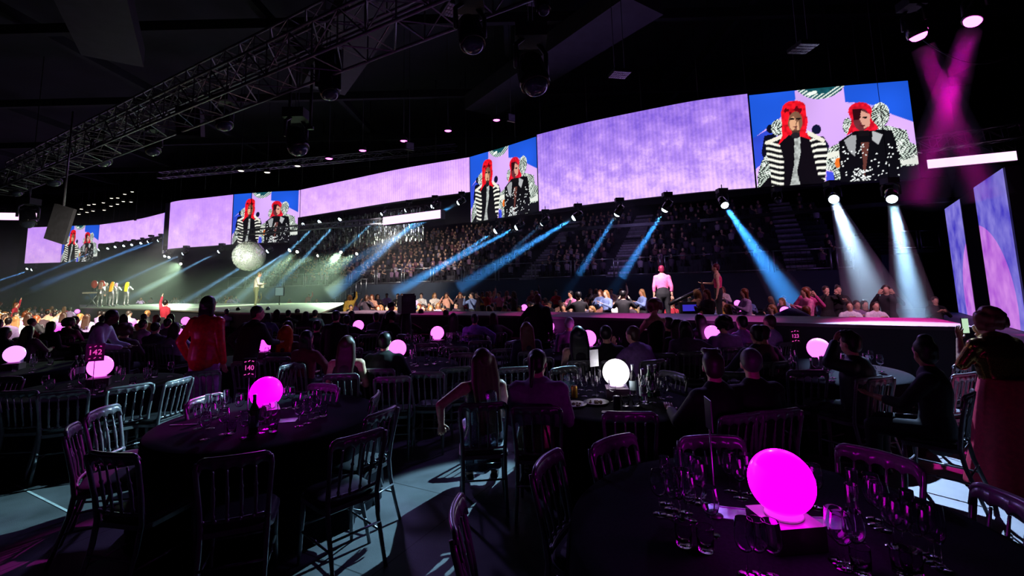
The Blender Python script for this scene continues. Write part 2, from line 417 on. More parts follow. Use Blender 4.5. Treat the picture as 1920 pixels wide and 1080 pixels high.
# upright screen columns at the right with a lilac planet on blue
def planet_mat():
    m = bpy.data.materials.new('planet footage'); m.use_nodes = True; nt = m.node_tree; b = nt.nodes['Principled BSDF']
    g = nt.nodes.new('ShaderNodeNewGeometry'); 
    sp = nt.nodes.new('ShaderNodeSeparateXYZ'); nt.links.new(g.outputs['Position'], sp.inputs[0])
    cx, cz, rx, rz = 19.6, 0.8, 2.55, 3.2
    def mth(op, a, bb=None):
        n = nt.nodes.new('ShaderNodeMath'); n.operation = op
        for i, v in enumerate((a, bb)):
            if v is None: continue
            if isinstance(v, (int, float)): n.inputs[i].default_value = v
            else: nt.links.new(v, n.inputs[i])
        return n.outputs[0]
    dx = mth('POWER', mth('ABSOLUTE', mth('DIVIDE', mth('SUBTRACT', sp.outputs[0], cx), rx)), 2)
    dz = mth('POWER', mth('ABSOLUTE', mth('DIVIDE', mth('SUBTRACT', sp.outputs[2], cz), rz)), 2)
    ins = mth('LESS_THAN', mth('ADD', dx, dz), 1.0)
    nz = nt.nodes.new('ShaderNodeTexNoise'); nz.inputs['Scale'].default_value = 1.1; nz.inputs['Detail'].default_value = 6
    nt.links.new(g.outputs['Position'], nz.inputs['Vector'])
    r1 = nt.nodes.new('ShaderNodeValToRGB'); r2 = nt.nodes.new('ShaderNodeValToRGB')
    for r, a, c in ((r1, srgb(70, 60, 200), srgb(150, 140, 235)), (r2, srgb(175, 85, 220), srgb(225, 150, 245))):
        r.color_ramp.elements[0].position = 0.3; r.color_ramp.elements[1].position = 0.7
        r.color_ramp.elements[0].color = (*a, 1); r.color_ramp.elements[1].color = (*c, 1); nt.links.new(nz.outputs['Fac'], r.inputs[0])
    mx = nt.nodes.new('ShaderNodeMix'); mx.data_type = 'RGBA'
    nt.links.new(ins, mx.inputs['Factor']); nt.links.new(r1.outputs[0], mx.inputs[6]); nt.links.new(r2.outputs[0], mx.inputs[7])
    nt.links.new(mx.outputs[2], b.inputs['Emission Color']); b.inputs['Emission Strength'].default_value = 0.9
    b.inputs['Base Color'].default_value = (0.01, 0.01, 0.01, 1)
    return m
M_planet = planet_mat()
colp = [at(1771, 392, 5.5), at(1799, 373, 5.5), at(1825, 352, 5.5), at(1880, 315, 5.5)]
for i, lab in ((0, 'narrow upright screen left of the black column, lilac planet edge on blue'), (2, 'broad upright screen right of the black column behind the woman filming')):
    t = thing('upright_screen', lab, 'screen', (0, 0, 0), 0)
    a, b = Vector((colp[i].x, colp[i].y, 0)), Vector((colp[i + 1].x, colp[i + 1].y, 0))
    ribbon_grid('picture', [a, b], 0.02, 5.5, M_planet, t); backing('screen_housing', [a, b], 0.0, 5.53, t, M_black)
a, b = colp[1], colp[2]
tag(MB().prism([(a.x * 1.003, a.y * 1.003), (b.x * 1.003, b.y * 1.003), (b.x * 1.04, b.y * 1.04), (a.x * 1.04, a.y * 1.04)], 0, 5.5).build('screen_column', M_black), 'black upright column between the two planet screens', 'column')

# far bright strips near the roof
M_strip = em('bright strip', srgb(255, 205, 250), 1.6)
def strip(label, p0, p1, h):
    t = thing('light_strip', label, 'screen', p0); d = p1 - p0
    q = [Vector((0, 0, 0)), Vector((d.x, d.y, 0))]
    ribbon_grid('picture', q, 0, h, M_strip, t); backing('screen_housing', q, -0.03, h + 0.03, t, M_black)
    mb = MB()
    for k in range(9):
        p = Vector((d.x, d.y, 0)) * (k / 8) + Vector((0, 0, h + 0.05)); mb.tube([p, p + Vector((0, 0, 0.35))], 0.03, 6)
        if k < 8: mb.tube([p + Vector((0, 0, .35)), p + Vector((d.x / 8, d.y / 8, 0))], 0.02, 5)
    mb.tube([Vector((0, 0, h + .4)), Vector((d.x, d.y, h + .4))], 0.04, 6); tag(mb.build('hanging_frame', M_dmetal, t), kind='stuff')
a = at(1740, 316, 7.0); b = at(1908, 300, 7.0); strip('bright white pink strip screen hanging right of the biggest picture', a, b, 0.42)
a = at(-30, 412, 9.5); b = at(68, 413, 9.5); strip('bright pink strip screen by the roof at the far left edge', a, b, 0.7)
a = at(718, 422, 5.6); b = at(826, 409, 5.6)
strip('pale pink strip screen of lettering over the far tiers', a, b, 0.45)

# ---------------------------------------------------------------- stage and catwalk
M_stage = pm('stage deck', (0.17, 0.165, 0.13), 0.45, scale=0.8, amt=0.3)
M_cat = pm('glossy catwalk top', (0.10, 0.06, 0.09), 0.55, scale=2, amt=0.3)
M_fascia = pm('stage fascia cloth', (0.012, 0.012, 0.02), 0.7, scale=2, amt=0.3)
ST = 1.2
sp_ = [at(150, 577, ST), at(320, 581, ST), at(450, 586, ST), at(600, 587, ST)]
far_ = [atd(650, 560, 27), atd(520, 560, 31), atd(330, 560, 38), atd(150, 560, 44)]
poly = [(p.x, p.y) for p in sp_] + [(p.x, p.y) for p in far_]
t = thing('main_stage', 'broad pale main stage beneath the mirror ball', 'stage')
MB().prism(poly, ST - 0.06, ST).build('deck', M_stage, t)
ctr = Vector((sum(p[0] for p in poly) / len(poly), sum(p[1] for p in poly) / len(poly)))
MB().prism([tuple(ctr + (Vector(p) - ctr) * 0.985) for p in poly], 0, ST - 0.06).build('fascia', M_fascia, t)
near = [at(600, 587, ST), at(770, 590, ST), at(960, 592, ST), at(1190, 597, ST), at(1350, 602, ST), at(1500, 606, ST), at(1700, 611, ST), at(1830, 613, ST)]
near = [Vector((p.x, p.y, 0)) for p in near]
def offs(path, w):
    out = []
    for i, p in enumerate(path):
        tt = path[min(i + 1, len(path) - 1)] - path[max(i - 1, 0)]; tt.normalize(); out.append(p + Vector((-tt.y, tt.x, 0)) * w)
    return out
farp = offs(near, 1.7)
t = thing('catwalk', 'long raised catwalk with a magenta-lit glossy top', 'stage')
MB().prism([(p.x, p.y) for p in near] + [(p.x, p.y) for p in farp[::-1]], ST - 0.05, ST).build('deck', M_cat, t)
n2 = offs(near, 0.05); f2 = offs(near, 1.65)
MB().prism([(p.x, p.y) for p in n2] + [(p.x, p.y) for p in f2[::-1]], 0, ST - 0.05).build('fascia', M_fascia, t)
# raised riser where two stage crew stand
a = at(1180, 560, 1.88 - 0.02) if False else atd(1180, 585, 13)
riser = tag(MB().box((4.9, 13.3, 0.325), (4.2, 1.6, 0.65)).build('crew_riser', M_black), 'low black riser behind the catwalk under two stage crew', 'platform')

# ---------------------------------------------------------------- raked tiers
TD = Vector((0.894, -0.447, 0)); TN = Vector((0.447, 0.894, 0)); T0 = Vector((1.5, 30.0, 0)); PLZ = 2.35
def tp(s_, d, z): return T0 + TD * s_ + TN * d + Vector((0, 0, z))
RT = Matrix((TD, TN, Vector((0, 0, 1)))).transposed()
t = thing('seating_tier', 'raked audience tiers behind steel rails under the curved screens', 'stand')
S0, S1 = -34.0, 17.2
def tbox(mb, s0, s1, d0, d1, z0, z1):
    c = tp((s0 + s1) / 2, (d0 + d1) / 2, (z0 + z1) / 2); mb.box(c, (s1 - s0, d1 - d0, z1 - z0), RT)
mb = MB(); tbox(mb, S0, S1, 0, 1.4, 0, PLZ); mb.build('platform', M_wall, t)
AIS = [(-1.9, 1.3), (4.3, 1.4), (14.3, 1.4)]
RISE, GO, NR = 0.42, 0.86, 13
for k in range(NR):
    mb = MB(); z = PLZ + RISE * (k + 0.3)
    tbox(mb, S0, S1, 1.4 + GO * k, 1.4 + GO * (k + 1), 0, z); mb.build('seating_step', M_seat, t)
M_tread = pm('pale stair nosing', (0.55, 0.48, 0.6), 0.7, scale=5)
for s_, w in AIS:
    for k in range(NR * 2):
        d = 1.4 + GO * k / 2; z = PLZ + RISE * (k / 2 + 0.3) + 0.02 if k % 2 == 0 else PLZ + RISE * (k // 2 + 0.8) + 0.02
        mb = MB(); tbox(mb, s_, s_ + w, d, d + GO / 2, z - 0.14, z); o = mb.build('stair_step', M_tread, t)
# guard rails: each bay is a thing
def rail_bay(s0, s1, lab, dd=0.06, z=PLZ, frame=tp, grp='steel guard rails along the front of the tiers'):
    t = thing('guard_rail', lab, 'rail', (0, 0, 0), 0, grp)
    for q in (s0 + 0.06, s1 - 0.06):
        MB().tube([frame(q, dd, z), frame(q, dd, z + 1.1)], 0.045, 8).build('post', M_rail, t)
    MB().tube([frame(s0, dd, z + 1.1), frame(s1, dd, z + 1.1)], 0.03, 8).build('top_rail', M_rail, t)
    MB().tube([frame(s0, dd, z + 0.12), frame(s1, dd, z + 0.12)], 0.025, 8).build('bottom_rail', M_rail, t)
    mb = MB(); n = int((s1 - s0) / 0.24)
    for i in range(1, n): q = s0 + (s1 - s0) * i / n; mb.tube([frame(q, dd, z + .12), frame(q, dd, z + 1.1)], 0.009, 5)
    tag(mb.build('bars', M_dmetal, t), kind='stuff')
q = -33.0; nb = 0
while q < 16.6:
    e = q + 2.6
    if not (4.3 < q + 1.3 < 5.7): rail_bay(q, min(e, 17.1), 'steel rail bay along the front of the raked tiers, %s from the left' % ORD[nb]); nb += 1
    q = e + 0.14
# small high landing with rails at the right
HL = atd(1688, 468, 27.0); HZ = HL.z; HW = atd(1768, 462, 27).x - HL.x
t = thing('landing', 'high dark landing with steps above the end of the tiers', 'platform')
MB().box((HL.x + HW / 2, 27.9, HZ - .1), (HW, 1.8, 0.2)).build('deck', M_seat, t)
MB().box((HL.x + HW / 2, 28.6, (HZ - .2) / 2), (HW, 0.3, HZ - .2)).build('support', M_wall, t)
for k in range(6): MB().box((HL.x + HW * 0.5, 29.0 + 0.4 * k, HZ + 0.24 * k + .12), (HW * 0.8, 0.4, 0.16)).build('stair_step', M_seat, t)
fr = lambda s_, d, z: Vector((HL.x + s_, 27.05 + d, z))
rail_bay(0, HW / 2 - .05, 'steel rail bay on the high landing right of the tiers, left of two', z=HZ, frame=fr, grp=None)
rail_bay(HW / 2 + .05, HW, 'steel rail bay on the high landing next to the upright screens', z=HZ, frame=fr, grp=None)
# upper gallery edge seen under the screens
a = atd(1040, 426, 31); b = atd(1290, 418, 31.0); c_ = Vector((21.8, 24.2, a.z))
pth = [Vector((a.x - 3, 33.5, 0)), Vector((a.x, 32.2, 0)), Vector((b.x, 29, 0)), Vector((19.5, 24.3, 0)), Vector((26, 22, 0))]
o = backing('trim_1', pth, 5.75, 5.95, None, M_dmetal); tag(o, kind='structure')
o = backing('wall_upper', [p + Vector((0.8, 4.5, 0)) for p in [Vector((-44, 60, 0)), Vector((-20, 46, 0))] + pth], 7.9, 16.9, None, M_dark); tag(o, kind='structure')

# access stair with rails beyond the stage end
t = thing('access_stair', 'small steel access stair with handrails at the end of the tiers', 'stairs')
bx = atd(690, 562, 33)
for k in range(6): MB().box((bx.x - 2.4 + 0.3 * k, 33, 0.2 + 0.3 * k), (0.3, 1.4, 0.06)).build('stair_step', M_rail, t)
for k in range(8):
    MB().tube([(bx.x - 2.4 + 0.36 * k, 32.2, 0.1 + 0.25 * min(k, 6)), (bx.x - 2.4 + .36 * k, 32.2, 1.2 + .25 * min(k, 6))], 0.03, 6).build('post', M_rail, t)
MB().tube([(bx.x - 2.6, 32.2, 1.1), (bx.x - .2, 32.2, 2.7), (bx.x + .2, 32.2, 2.7)], 0.03, 6).build('handrail', M_rail, t)

# ---------------------------------------------------------------- roof trusses
def truss(name, label, p0, p1, w, seg, parent=None, r=0.045):
    t = thing(name, label, 'truss'); p0, p1 = Vector(p0), Vector(p1); d = (p1 - p0); L = d.length; d.normalize()
    sd = d.cross(Vector((0, 0, 1))).normalized(); up = sd.cross(d)
    cs = [sd * (a * w / 2) + up * (b * w / 2) for a, b in ((-1, -1), (1, -1), (1, 1), (-1, 1))]
    for c in cs: MB().tube([p0 + c, p1 + c], r, 6).build('chord', M_metal, t)
    n = int(L / seg); mb = MB()
    for i in range(n):
        a = p0 + d * (L * i / n); b = p0 + d * (L * (i + 1) / n)
        for k in range(4):
            c0, c1 = cs[k], cs[(k + 1) % 4]
            mb.tube([a + c0, b + c1] if i % 2 else [a + c1, b + c0], r * 0.5, 4, smooth=False)
            mb.tube([a + c0, a + c1], r * 0.5, 4, smooth=False)
    tag(mb.build('braces', M_metal, t), kind='stuff'); return t
truss('lighting_truss', 'long square truss running from the far left up to the top of the photo', (-30.5, 26.6, 8.6), (1.2, 8.3, 8.6), 1.0, 1.0)
truss('lighting_truss', 'upper truss riding above and behind the long square truss', (-32, 28.5, 10.2), (-0.5, 10.2, 10.2), 0.7, 0.9)
truss('lighting_truss', 'truss above the bright strip screen at the right edge', (18.5, 20.6, 7.9), (27, 19.2, 8.7), 0.6, 0.7)
truss('lighting_truss', 'thin truss over the left screens under the roof', (-30, 38, 12.1), (-4, 33, 12.3), 0.5, 0.8)
truss('lighting_truss', 'stage truss at mirror ball height carrying small lamps', (-19.5, 32, 6.15), (-8.5, 29.5, 6.4), 0.35, 0.5, r=0.03)
t = thing('roof_beams', 'dark crossing roof beams over the hall', 'beam')
for k in range(9):
    MB().box((-60 + 12 * k, 30, 15.6), (0.35, 96, 0.5)).build('beam', M_ceil, t)
for k in range(8):
    MB().box((-15, 4 + 8.5 * k, 15.0), (120, 0.3, 0.5)).build('beam', M_ceil, t)
for k in range(3):
    MB().box((-16 + 9 * k, 16 + 4 * k, 14.2), (2.4, 14, 1.0), Euler((0, 0, 0.6)).to_matrix()).build('duct', pm('grey duct %d' % k, (0.022, 0.018, 0.03), 0.7, scale=2), t)
# ---------------------------------------------------------------- banquet chairs
M_chair = pm('dark silver chair lacquer', (0.20, 0.20, 0.22), 0.28, 0.35, scale=30, amt=0.15)
M_pad = pm('black seat pad', (0.015, 0.015, 0.02), 0.7, scale=40)
def rrect(w, d, r, n=5):
    out = []
    for cx, cy, a0 in ((w / 2 - r, d / 2 - r, 0), (-w / 2 + r, d / 2 - r, 90), (-w / 2 + r, -d / 2 + r, 180), (w / 2 - r, -d / 2 + r, 270)):
        for k in range(n + 1):
            a = math.radians(a0 + 90 * k / n); out.append((cx + r * math.cos(a), cy + r * math.sin(a)))
    return out
def bend(x): return 0.035 * (x / 0.2) ** 2     # the back is curved in plan
def back_y(z): return -0.185 - 0.085 * max(0, (z - 0.46) / 0.44) ** 1.3
def chair_parts():
    P = []
    def add(name, mb, mat=None): P.append((name, mb.mesh(name, mat or M_chair)))
    mb = MB(); o = rrect(0.40, 0.39, 0.09); n = len(o)
    rings = [(0.93, 0.455), (1.0, 0.465), (1.0, 0.48), (0.93, 0.495), (0.6, 0.503)]
    for s_, z in rings: mb.v += [(x * s_, y * s_ + 0.01, z) for x, y in o]
    for k in range(len(rings) - 1):
        for i in range(n): mb.f.append((k * n + i, k * n + (i + 1) % n, (k + 1) * n + (i + 1) % n, (k + 1) * n + i)); mb.m.append(0); mb.sm.append(True)
    mb.f.append(tuple(range((len(rings) - 1) * n, len(rings) * n))); mb.m.append(0); mb.sm.append(True)
    mb.f.append(tuple(range(n))[::-1]); mb.m.append(0); mb.sm.append(False)
    add('seat', mb, M_pad)
    add('seat_frame', MB().prism([(x, y + 0.01) for x, y in rrect(0.425, 0.415, 0.08)], 0.428, 0.458))
    for s_ in (-1, 1):
        pts = [(s_ * .185, -.30, 0.0), (s_ * .18, -.255, .15), (s_ * .178, -.205, .32), (s_ * .18, -.185, .46), (s_ * .186, back_y(.6), .6), (s_ * .197, back_y(.75), .75), (s_ * .203, back_y(.84), .84), (s_ * .196, back_y(.88), .885)]
        add('leg', MB().tube(pts, [.013, .015, .017, .018, .016, .015, .015, .014], 8))
    for s_ in (-1, 1):
        pr = [(.185, .42), (.185, .30), (.188, .22), (.192, .10), (.197, 0)]
        add('leg', MB().tube([(s_ * a, .175 + (0.43 - z) * .05, z) for a, z in pr], [.017, .019, .014, .016, .011], 8))
    # crest: a curved board with five scallops cut in its lower edge
    mb = MB(); N = 40; top = []; bot = []
    for i in range(N + 1):
        x = -0.2 + 0.4 * i / N; u = abs(x) / 0.2
        zt = 0.905 - 0.035 * max(0, (u - 0.8) / 0.2) ** 2 - 0.004 * u
        ph = (x + 0.19) / 0.38 * 5; fr_ = (ph % 1.0) - 0.5
        zb_ = 0.815 + 0.032 * math.sqrt(max(0, 1 - (fr_ / 0.5) ** 2))
        if u > 0.93: zb_ = 0.80
        top.append((x, back_y(0.9) - 0 + bend(x) - 0.012, zt)); bot.append((x, back_y(0.83) + bend(x) - 0.012, zb_))
    for off, flip in ((-0.009, 0), (0.009, 1)):
        b = len(mb.v); mb.v += [(x, y + off, z) for x, y, z in top] + [(x, y + off, z) for x, y, z in bot]
        for i in range(N):
            f = (b + i, b + i + 1, b + N + 2 + i, b + N + 1 + i); mb.f.append(f if not flip else f[::-1]); mb.m.append(0); mb.sm.append(True)
    h = 2 * (N + 1)
    for i in range(N):
        mb.f.append((i, h + i, h + i + 1, i + 1)); mb.m.append(0); mb.sm.append(False)
        mb.f.append((N + 1 + i, N + 2 + i, h + N + 2 + i, h + N + 1 + i)); mb.m.append(0); mb.sm.append(False)
    mb.tube([(x * 1.0, y, z) for x, y, z in top[::2]], 0.0135, 8)
    add('top_rail', mb)
    for k in range(4):
        x = -0.114 + 0.076 * k; pts = []; rr = []
        for z, r in ((.525, .008), (.545, .0125), (.56, .007), (.60, .0095), (.66, .0125), (.70, .009), (.715, .0135), (.73, .008), (.79, .0065), (.825, .006)):
            pts.append((x, back_y(z) + bend(x) - .012, z)); rr.append(r)
        add('spindle', MB().tube(pts, rr, 8))
    mb = MB(); mb.tube([(x, back_y(.515) + bend(x) * .8 - .008, .515) for x in [-.185 + .37 * i / 10 for i in range(11)]], .012, 8)
    for k in range(6): x = -.17 + .068 * k; mb.ball((x, back_y(.515) + bend(x) - .026, .522), .012, 8, 5)
    add('lower_rail', mb)
    for s_ in (-1, 1):
        mb = MB().tube([(s_ * .182, -.235, .21), (s_ * .188, .185, .21)], [.008] * 2, 6); mb.ball((s_ * .185, -.02, .21), .013, 8, 5); add('stretcher', mb)
    mb = MB().tube([(-.188, .185, .25), (.188, .185, .25)], .008, 6); mb.ball((0, .185, .25), .013, 8, 5); add('stretcher', mb)
    mb = MB().tube([(-.18, -.23, .27), (.18, -.23, .27)], .008, 6); add('stretcher', mb)
    return P
CHP = chair_parts()
def merged(parts, name):
    mb = MB(); mats = []; 
    for nm, me in parts:
        mi = []
        for m in me.materials:
            if m not in mats: mats.append(m)
            mi.append(mats.index(m))
        b = len(mb.v); mb.v += [tuple(v.co) for v in me.vertices]
        for p in me.polygons: mb.f.append(tuple(i + b for i in p.vertices)); mb.m.append(mi[p.material_index]); mb.sm.append(p.use_smooth)
    return mb.mesh(name, mats)
CH_ALL = merged(CHP, 'dining_chair')
NCH = 0
def chair(x, y, rz, label, group=None, parts=True):
    global NCH; NCH += 1
    if parts:
        t = thing('dining_chair', label, 'chair', (x, y, 0), rz, group)
        for nm, me in CHP: link(nm, me, t)
    else:
        t = link('dining_chair', CH_ALL); t.location = (x, y, 0); t.rotation_euler = (0, 0, rz); tag(t, label, 'chair', group)
    return t
def face(x, y, tx, ty): return math.atan2(ty - y, tx - x) - PI / 2
def chair_at(px, py, deg, label, group=None, parts=True, z=0.9):
    """chair whose crest the photo shows at (px, py); deg: heading of the sitter, 0 = away from the camera, + = towards the left"""
    p = at(px, py, z)
    if isinstance(deg, str):
        k_, _, o_ = deg.partition('+'); r = face(p.x, p.y, TB[k_][0], TB[k_][1]) + math.radians(float(o_ or 0))
    else: r = math.radians(deg)
    q = p + Vector((-math.sin(r), math.cos(r), 0)) * 0.27
    return chair(q.x, q.y, r, label, group, parts)

# ---------------------------------------------------------------- tables, lamps, glasses, bottles
M_cloth = pm('black table linen', (0.008, 0.008, 0.012), 0.95, scale=60, amt=0.3, spec=0.05)
M_wood = pm('plywood', (0.2, 0.13, 0.07), 0.6, scale=8)
def cloth_mesh(R, H=0.75):
    mb = MB(); n = 96
    prof = [(0.0, H), (R * .5, H), (R * .9, H), (R - .01, H - .002), (R + .004, H - .014)]
    rows = []
    for r, z in prof: rows.append([(r * math.cos(2 * PI * j / n), r * math.sin(2 * PI * j / n), z) for j in range(n)])
    for k in range(1, 9):
        z = (H - .014) * (1 - k / 8) + .006; row = []
        for j in range(n):
            a = 2 * PI * j / n; w = (k / 8) ** .7 * (.035 * math.sin(a * 14) + .02 * math.sin(a * 23 + 1)); r = R + .01 + .03 * k / 8 + w
            row.append((r * math.cos(a), r * math.sin(a), z))
        rows.append(row)
    for row in rows: mb.v += row
    for k in range(len(rows) - 1):
        for j in range(n): mb.f.append((k * n + j, (k + 1) * n + j, (k + 1) * n + (j + 1) % n, k * n + (j + 1) % n)); mb.m.append(0); mb.sm.append(True)
    return mb.mesh('tablecloth', M_cloth)
CLOTHS = {}
def table(x, y, label, R=0.91, group=None):
    t = thing('round_table', label, 'table', (x, y, 0), rnd.random(), group)
    if R not in CLOTHS:
        CLOTHS[R] = (cloth_mesh(R), MB().lathe([(0, .722), (R - .02, .722), (R - .02, .742), (0, .742)], 48).mesh('tabletop', M_wood), MB().tube([(0, 0, 0), (0, 0, .72)], .04, 8).mesh('pedestal', M_dmetal))
    a, b, c = CLOTHS[R]; link('tablecloth', a, t); link('tabletop', b, t); link('pedestal', c, t)
    return t
GLOBE = MB().ball((0, 0, 0.142), .133, 40, 24).mesh('globe')
GRING = MB().lathe([(0, 0), (.072, 0), (.078, .006), (.074, .016), (.055, .022), (0, .02)], 28).mesh('base_ring')
M_box = pm('dark lacquered box', (0.16, 0.12, 0.15), 0.3, scale=12)
BOXM = MB().box((0, 0, .05), (.22, .22, .10)).mesh('lamp_box', M_box)
GM = {}
def globe_mat(kind):
    if kind not in GM:
        c, s_ = {'mag': ((1.0, 0.0, 1.0), 9.0), 'pink': ((1.0, 0.05, 0.95), 3.0), 'pale': ((1.0, 0.12, 0.92), 2.8), 'white': ((1.0, 0.93, 1.0), 4.0), 'lilac': ((0.75, 0.30, 1.0), 1.6)}[kind]
        m = em('glowing %s globe' % kind, c, s_, (0.5, 0.5, 0.5)); m.node_tree.nodes['Principled BSDF'].inputs['Roughness'].default_value = 0.2
        GM[kind] = m
    return GM[kind]
def ring_mat(kind):  # the globe's light on the ring is put in as weak emission
    if ('r', kind) not in GM: GM[('r', kind)] = em('ring with globe glow', (1.0, 0.15, 0.9) if kind != 'white' else (.8, .8, .9), 0.15, (0.6, 0.4, 0.6))
    return GM[('r', kind)]
def globe(x, y, kind, label, blabel, z0=0.752, glow=0.0):
    b = link('lamp_box', BOXM); b.location = (x, y, z0); b.rotation_euler = (0, 0, rnd.uniform(-.6, .6)); tag(b, blabel, 'box')
    t = thing('globe_lamp', label, 'lamp', (x, y, z0 + .10))
    o = link('globe', GLOBE.copy(), t); o.data.materials.append(globe_mat(kind)); o2 = link('base_ring', GRING.copy(), t); o2.data.materials.append(ring_mat(kind))
    return t
M_glass = pm('clear glass', (0.95, 0.95, 1.0), 0.02, trans=1.0)
M_glass.node_tree.nodes['Principled BSDF'].inputs['IOR'].default_value = 1.45
M_green = pm('green bottle glass', (0.02, 0.10, 0.04), 0.08, spec=0.8, scale=5)
M_bluew = pm('pale label paper', (0.45, 0.6, 0.62), 0.6, scale=20)
M_foil = pm('bottle foil', (0.55, 0.6, 0.62), 0.35, 0.7, scale=30)
M_brown = pm('brown bottle glass', (0.10, 0.05, 0.02), 0.1, spec=0.8, scale=5)
M_wine = pm('white wine', (0.8, 0.7, 0.25), 0.05, trans=0.7)
def glass_parts(kind):
    if kind == 'wine':
        bowl = [(.004, .085), (.018, .088), (.034, .105), (.040, .130), (.038, .165), (.0322, .2035), (.0318, .205), (.0309, .205), (.0306, .2035), (.0365, .165), (.0385, .130), (.032, .107), (.016, .0905), (.0, .088)]; stem = [(.0055, .004), (.004, .02), (.0035, .05), (.004, .085)]
    elif kind == 'flute':
        bowl = [(.004, .09), (.014, .098), (.024, .125), (.027, .165), (.0242, .2335), (.0239, .235), (.0231, .235), (.0229, .2335), (.0255, .165), (.0225, .126), (.012, .10), (0, .096)]; stem = [(.005, .004), (.0035, .02), (.0035, .06), (.004, .09)]
    else:
        bowl = [(0, .0), (.028, 0), (.030, .0), (.033, .004), (.0335, .008), (.036, .06), (.036, .0935), (.0357, .095), (.0348, .095), (.0345, .0935), (.0345, .06), (.031, .010), (0, .008)]; stem = None
    P = [('bowl' if stem else 'tumbler_body', MB().lathe(bowl, 20).mesh('bowl', M_glass))]
    if stem:
        P.append(('stem', MB().lathe(stem, 10).mesh('stem', M_glass)))
        P.append(('foot', MB().lathe([(0, 0), (.032, 0), (.034, 0), (.035, .001), (.034, .0018), (.02, .004), (.0055, .008)], 20).mesh('foot', M_glass)))
    return P
GP = {k: glass_parts(k) for k in ('wine', 'flute', 'tumbler')}
GA = {k: merged(v, k + '_glass') for k, v in GP.items()}
def glass(kind, x, y, label, group, z=0.752, parts=True, rz=0.0, lay=False):
    nm = 'drinking_tumbler' if kind == 'tumbler' else kind + '_glass'
    if parts and len(GP[kind]) > 1:
        t = thing(nm, label, 'glass', (x, y, z), rz, group)
        for n_, me in GP[kind]: link(n_, me, t)
    else:
        t = link(nm, GA[kind]); t.location = (x, y, z); tag(t, label, 'glass', group)
    return t
BOT = {}
def bottle(x, y, label, kind='green', z=0.752):
    if kind not in BOT:
        m = {'green': M_green, 'brown': M_brown, 'clear': M_glass}[kind]
        BOT[kind] = [('bottle_body', MB().lathe([(0, 0), (.034, 0), (.037, .006), (.037, .17), (.033, .20), (.016, .235), (.0135, .29), (.015, .292), (.015, .302), (0, .302)], 20).mesh('bottle_body', m)),
                     ('foil_cap', MB().lathe([(.0145, .245), (.0150, .29), (.0165, .292), (.0165, .304), (0, .305)], 16).mesh('foil_cap', M_foil)),
                     ('paper_label', MB().lathe([(.0375, .05), (.0378, .052), (.0378, .14), (.0375, .142)], 20).mesh('paper_label', M_bluew))]
    t = thing('wine_bottle', label, 'bottle', (x, y, z))
    for n_, me in BOT[kind]: link(n_, me, t)
    return t

# ---------------------------------------------------------------- people
TMP = bpy.data.scenes.new('build')
def tmp_dg():
    with bpy.context.temp_override(scene=TMP, view_layer=TMP.view_layers[0]):
        dg = bpy.context.evaluated_depsgraph_get(); dg.update(); return dg
def remesh(mb, vox, name, smooth=2):
    me = bpy.data.meshes.new(name); me.from_pydata(mb.v, [], mb.f); me.update()
    o = bpy.data.objects.new(name, me); TMP.collection.objects.link(o)
    m = o.modifiers.new('r', 'REMESH'); m.mode = 'VOXEL'; m.voxel_size = vox; m.use_smooth_shade = True
    s_ = o.modifiers.new('s', 'SMOOTH'); s_.factor = 0.5; s_.iterations = smooth
    dg = tmp_dg()
    out = bpy.data.meshes.new_from_object(o.evaluated_get(dg)); out.name = name
    bpy.data.objects.remove(o); bpy.data.meshes.remove(me)
    out.polygons.foreach_set('use_smooth', [True] * len(out.polygons))
    return out
V = Vector
def lerp(a, b, t): return a + (b - a) * t
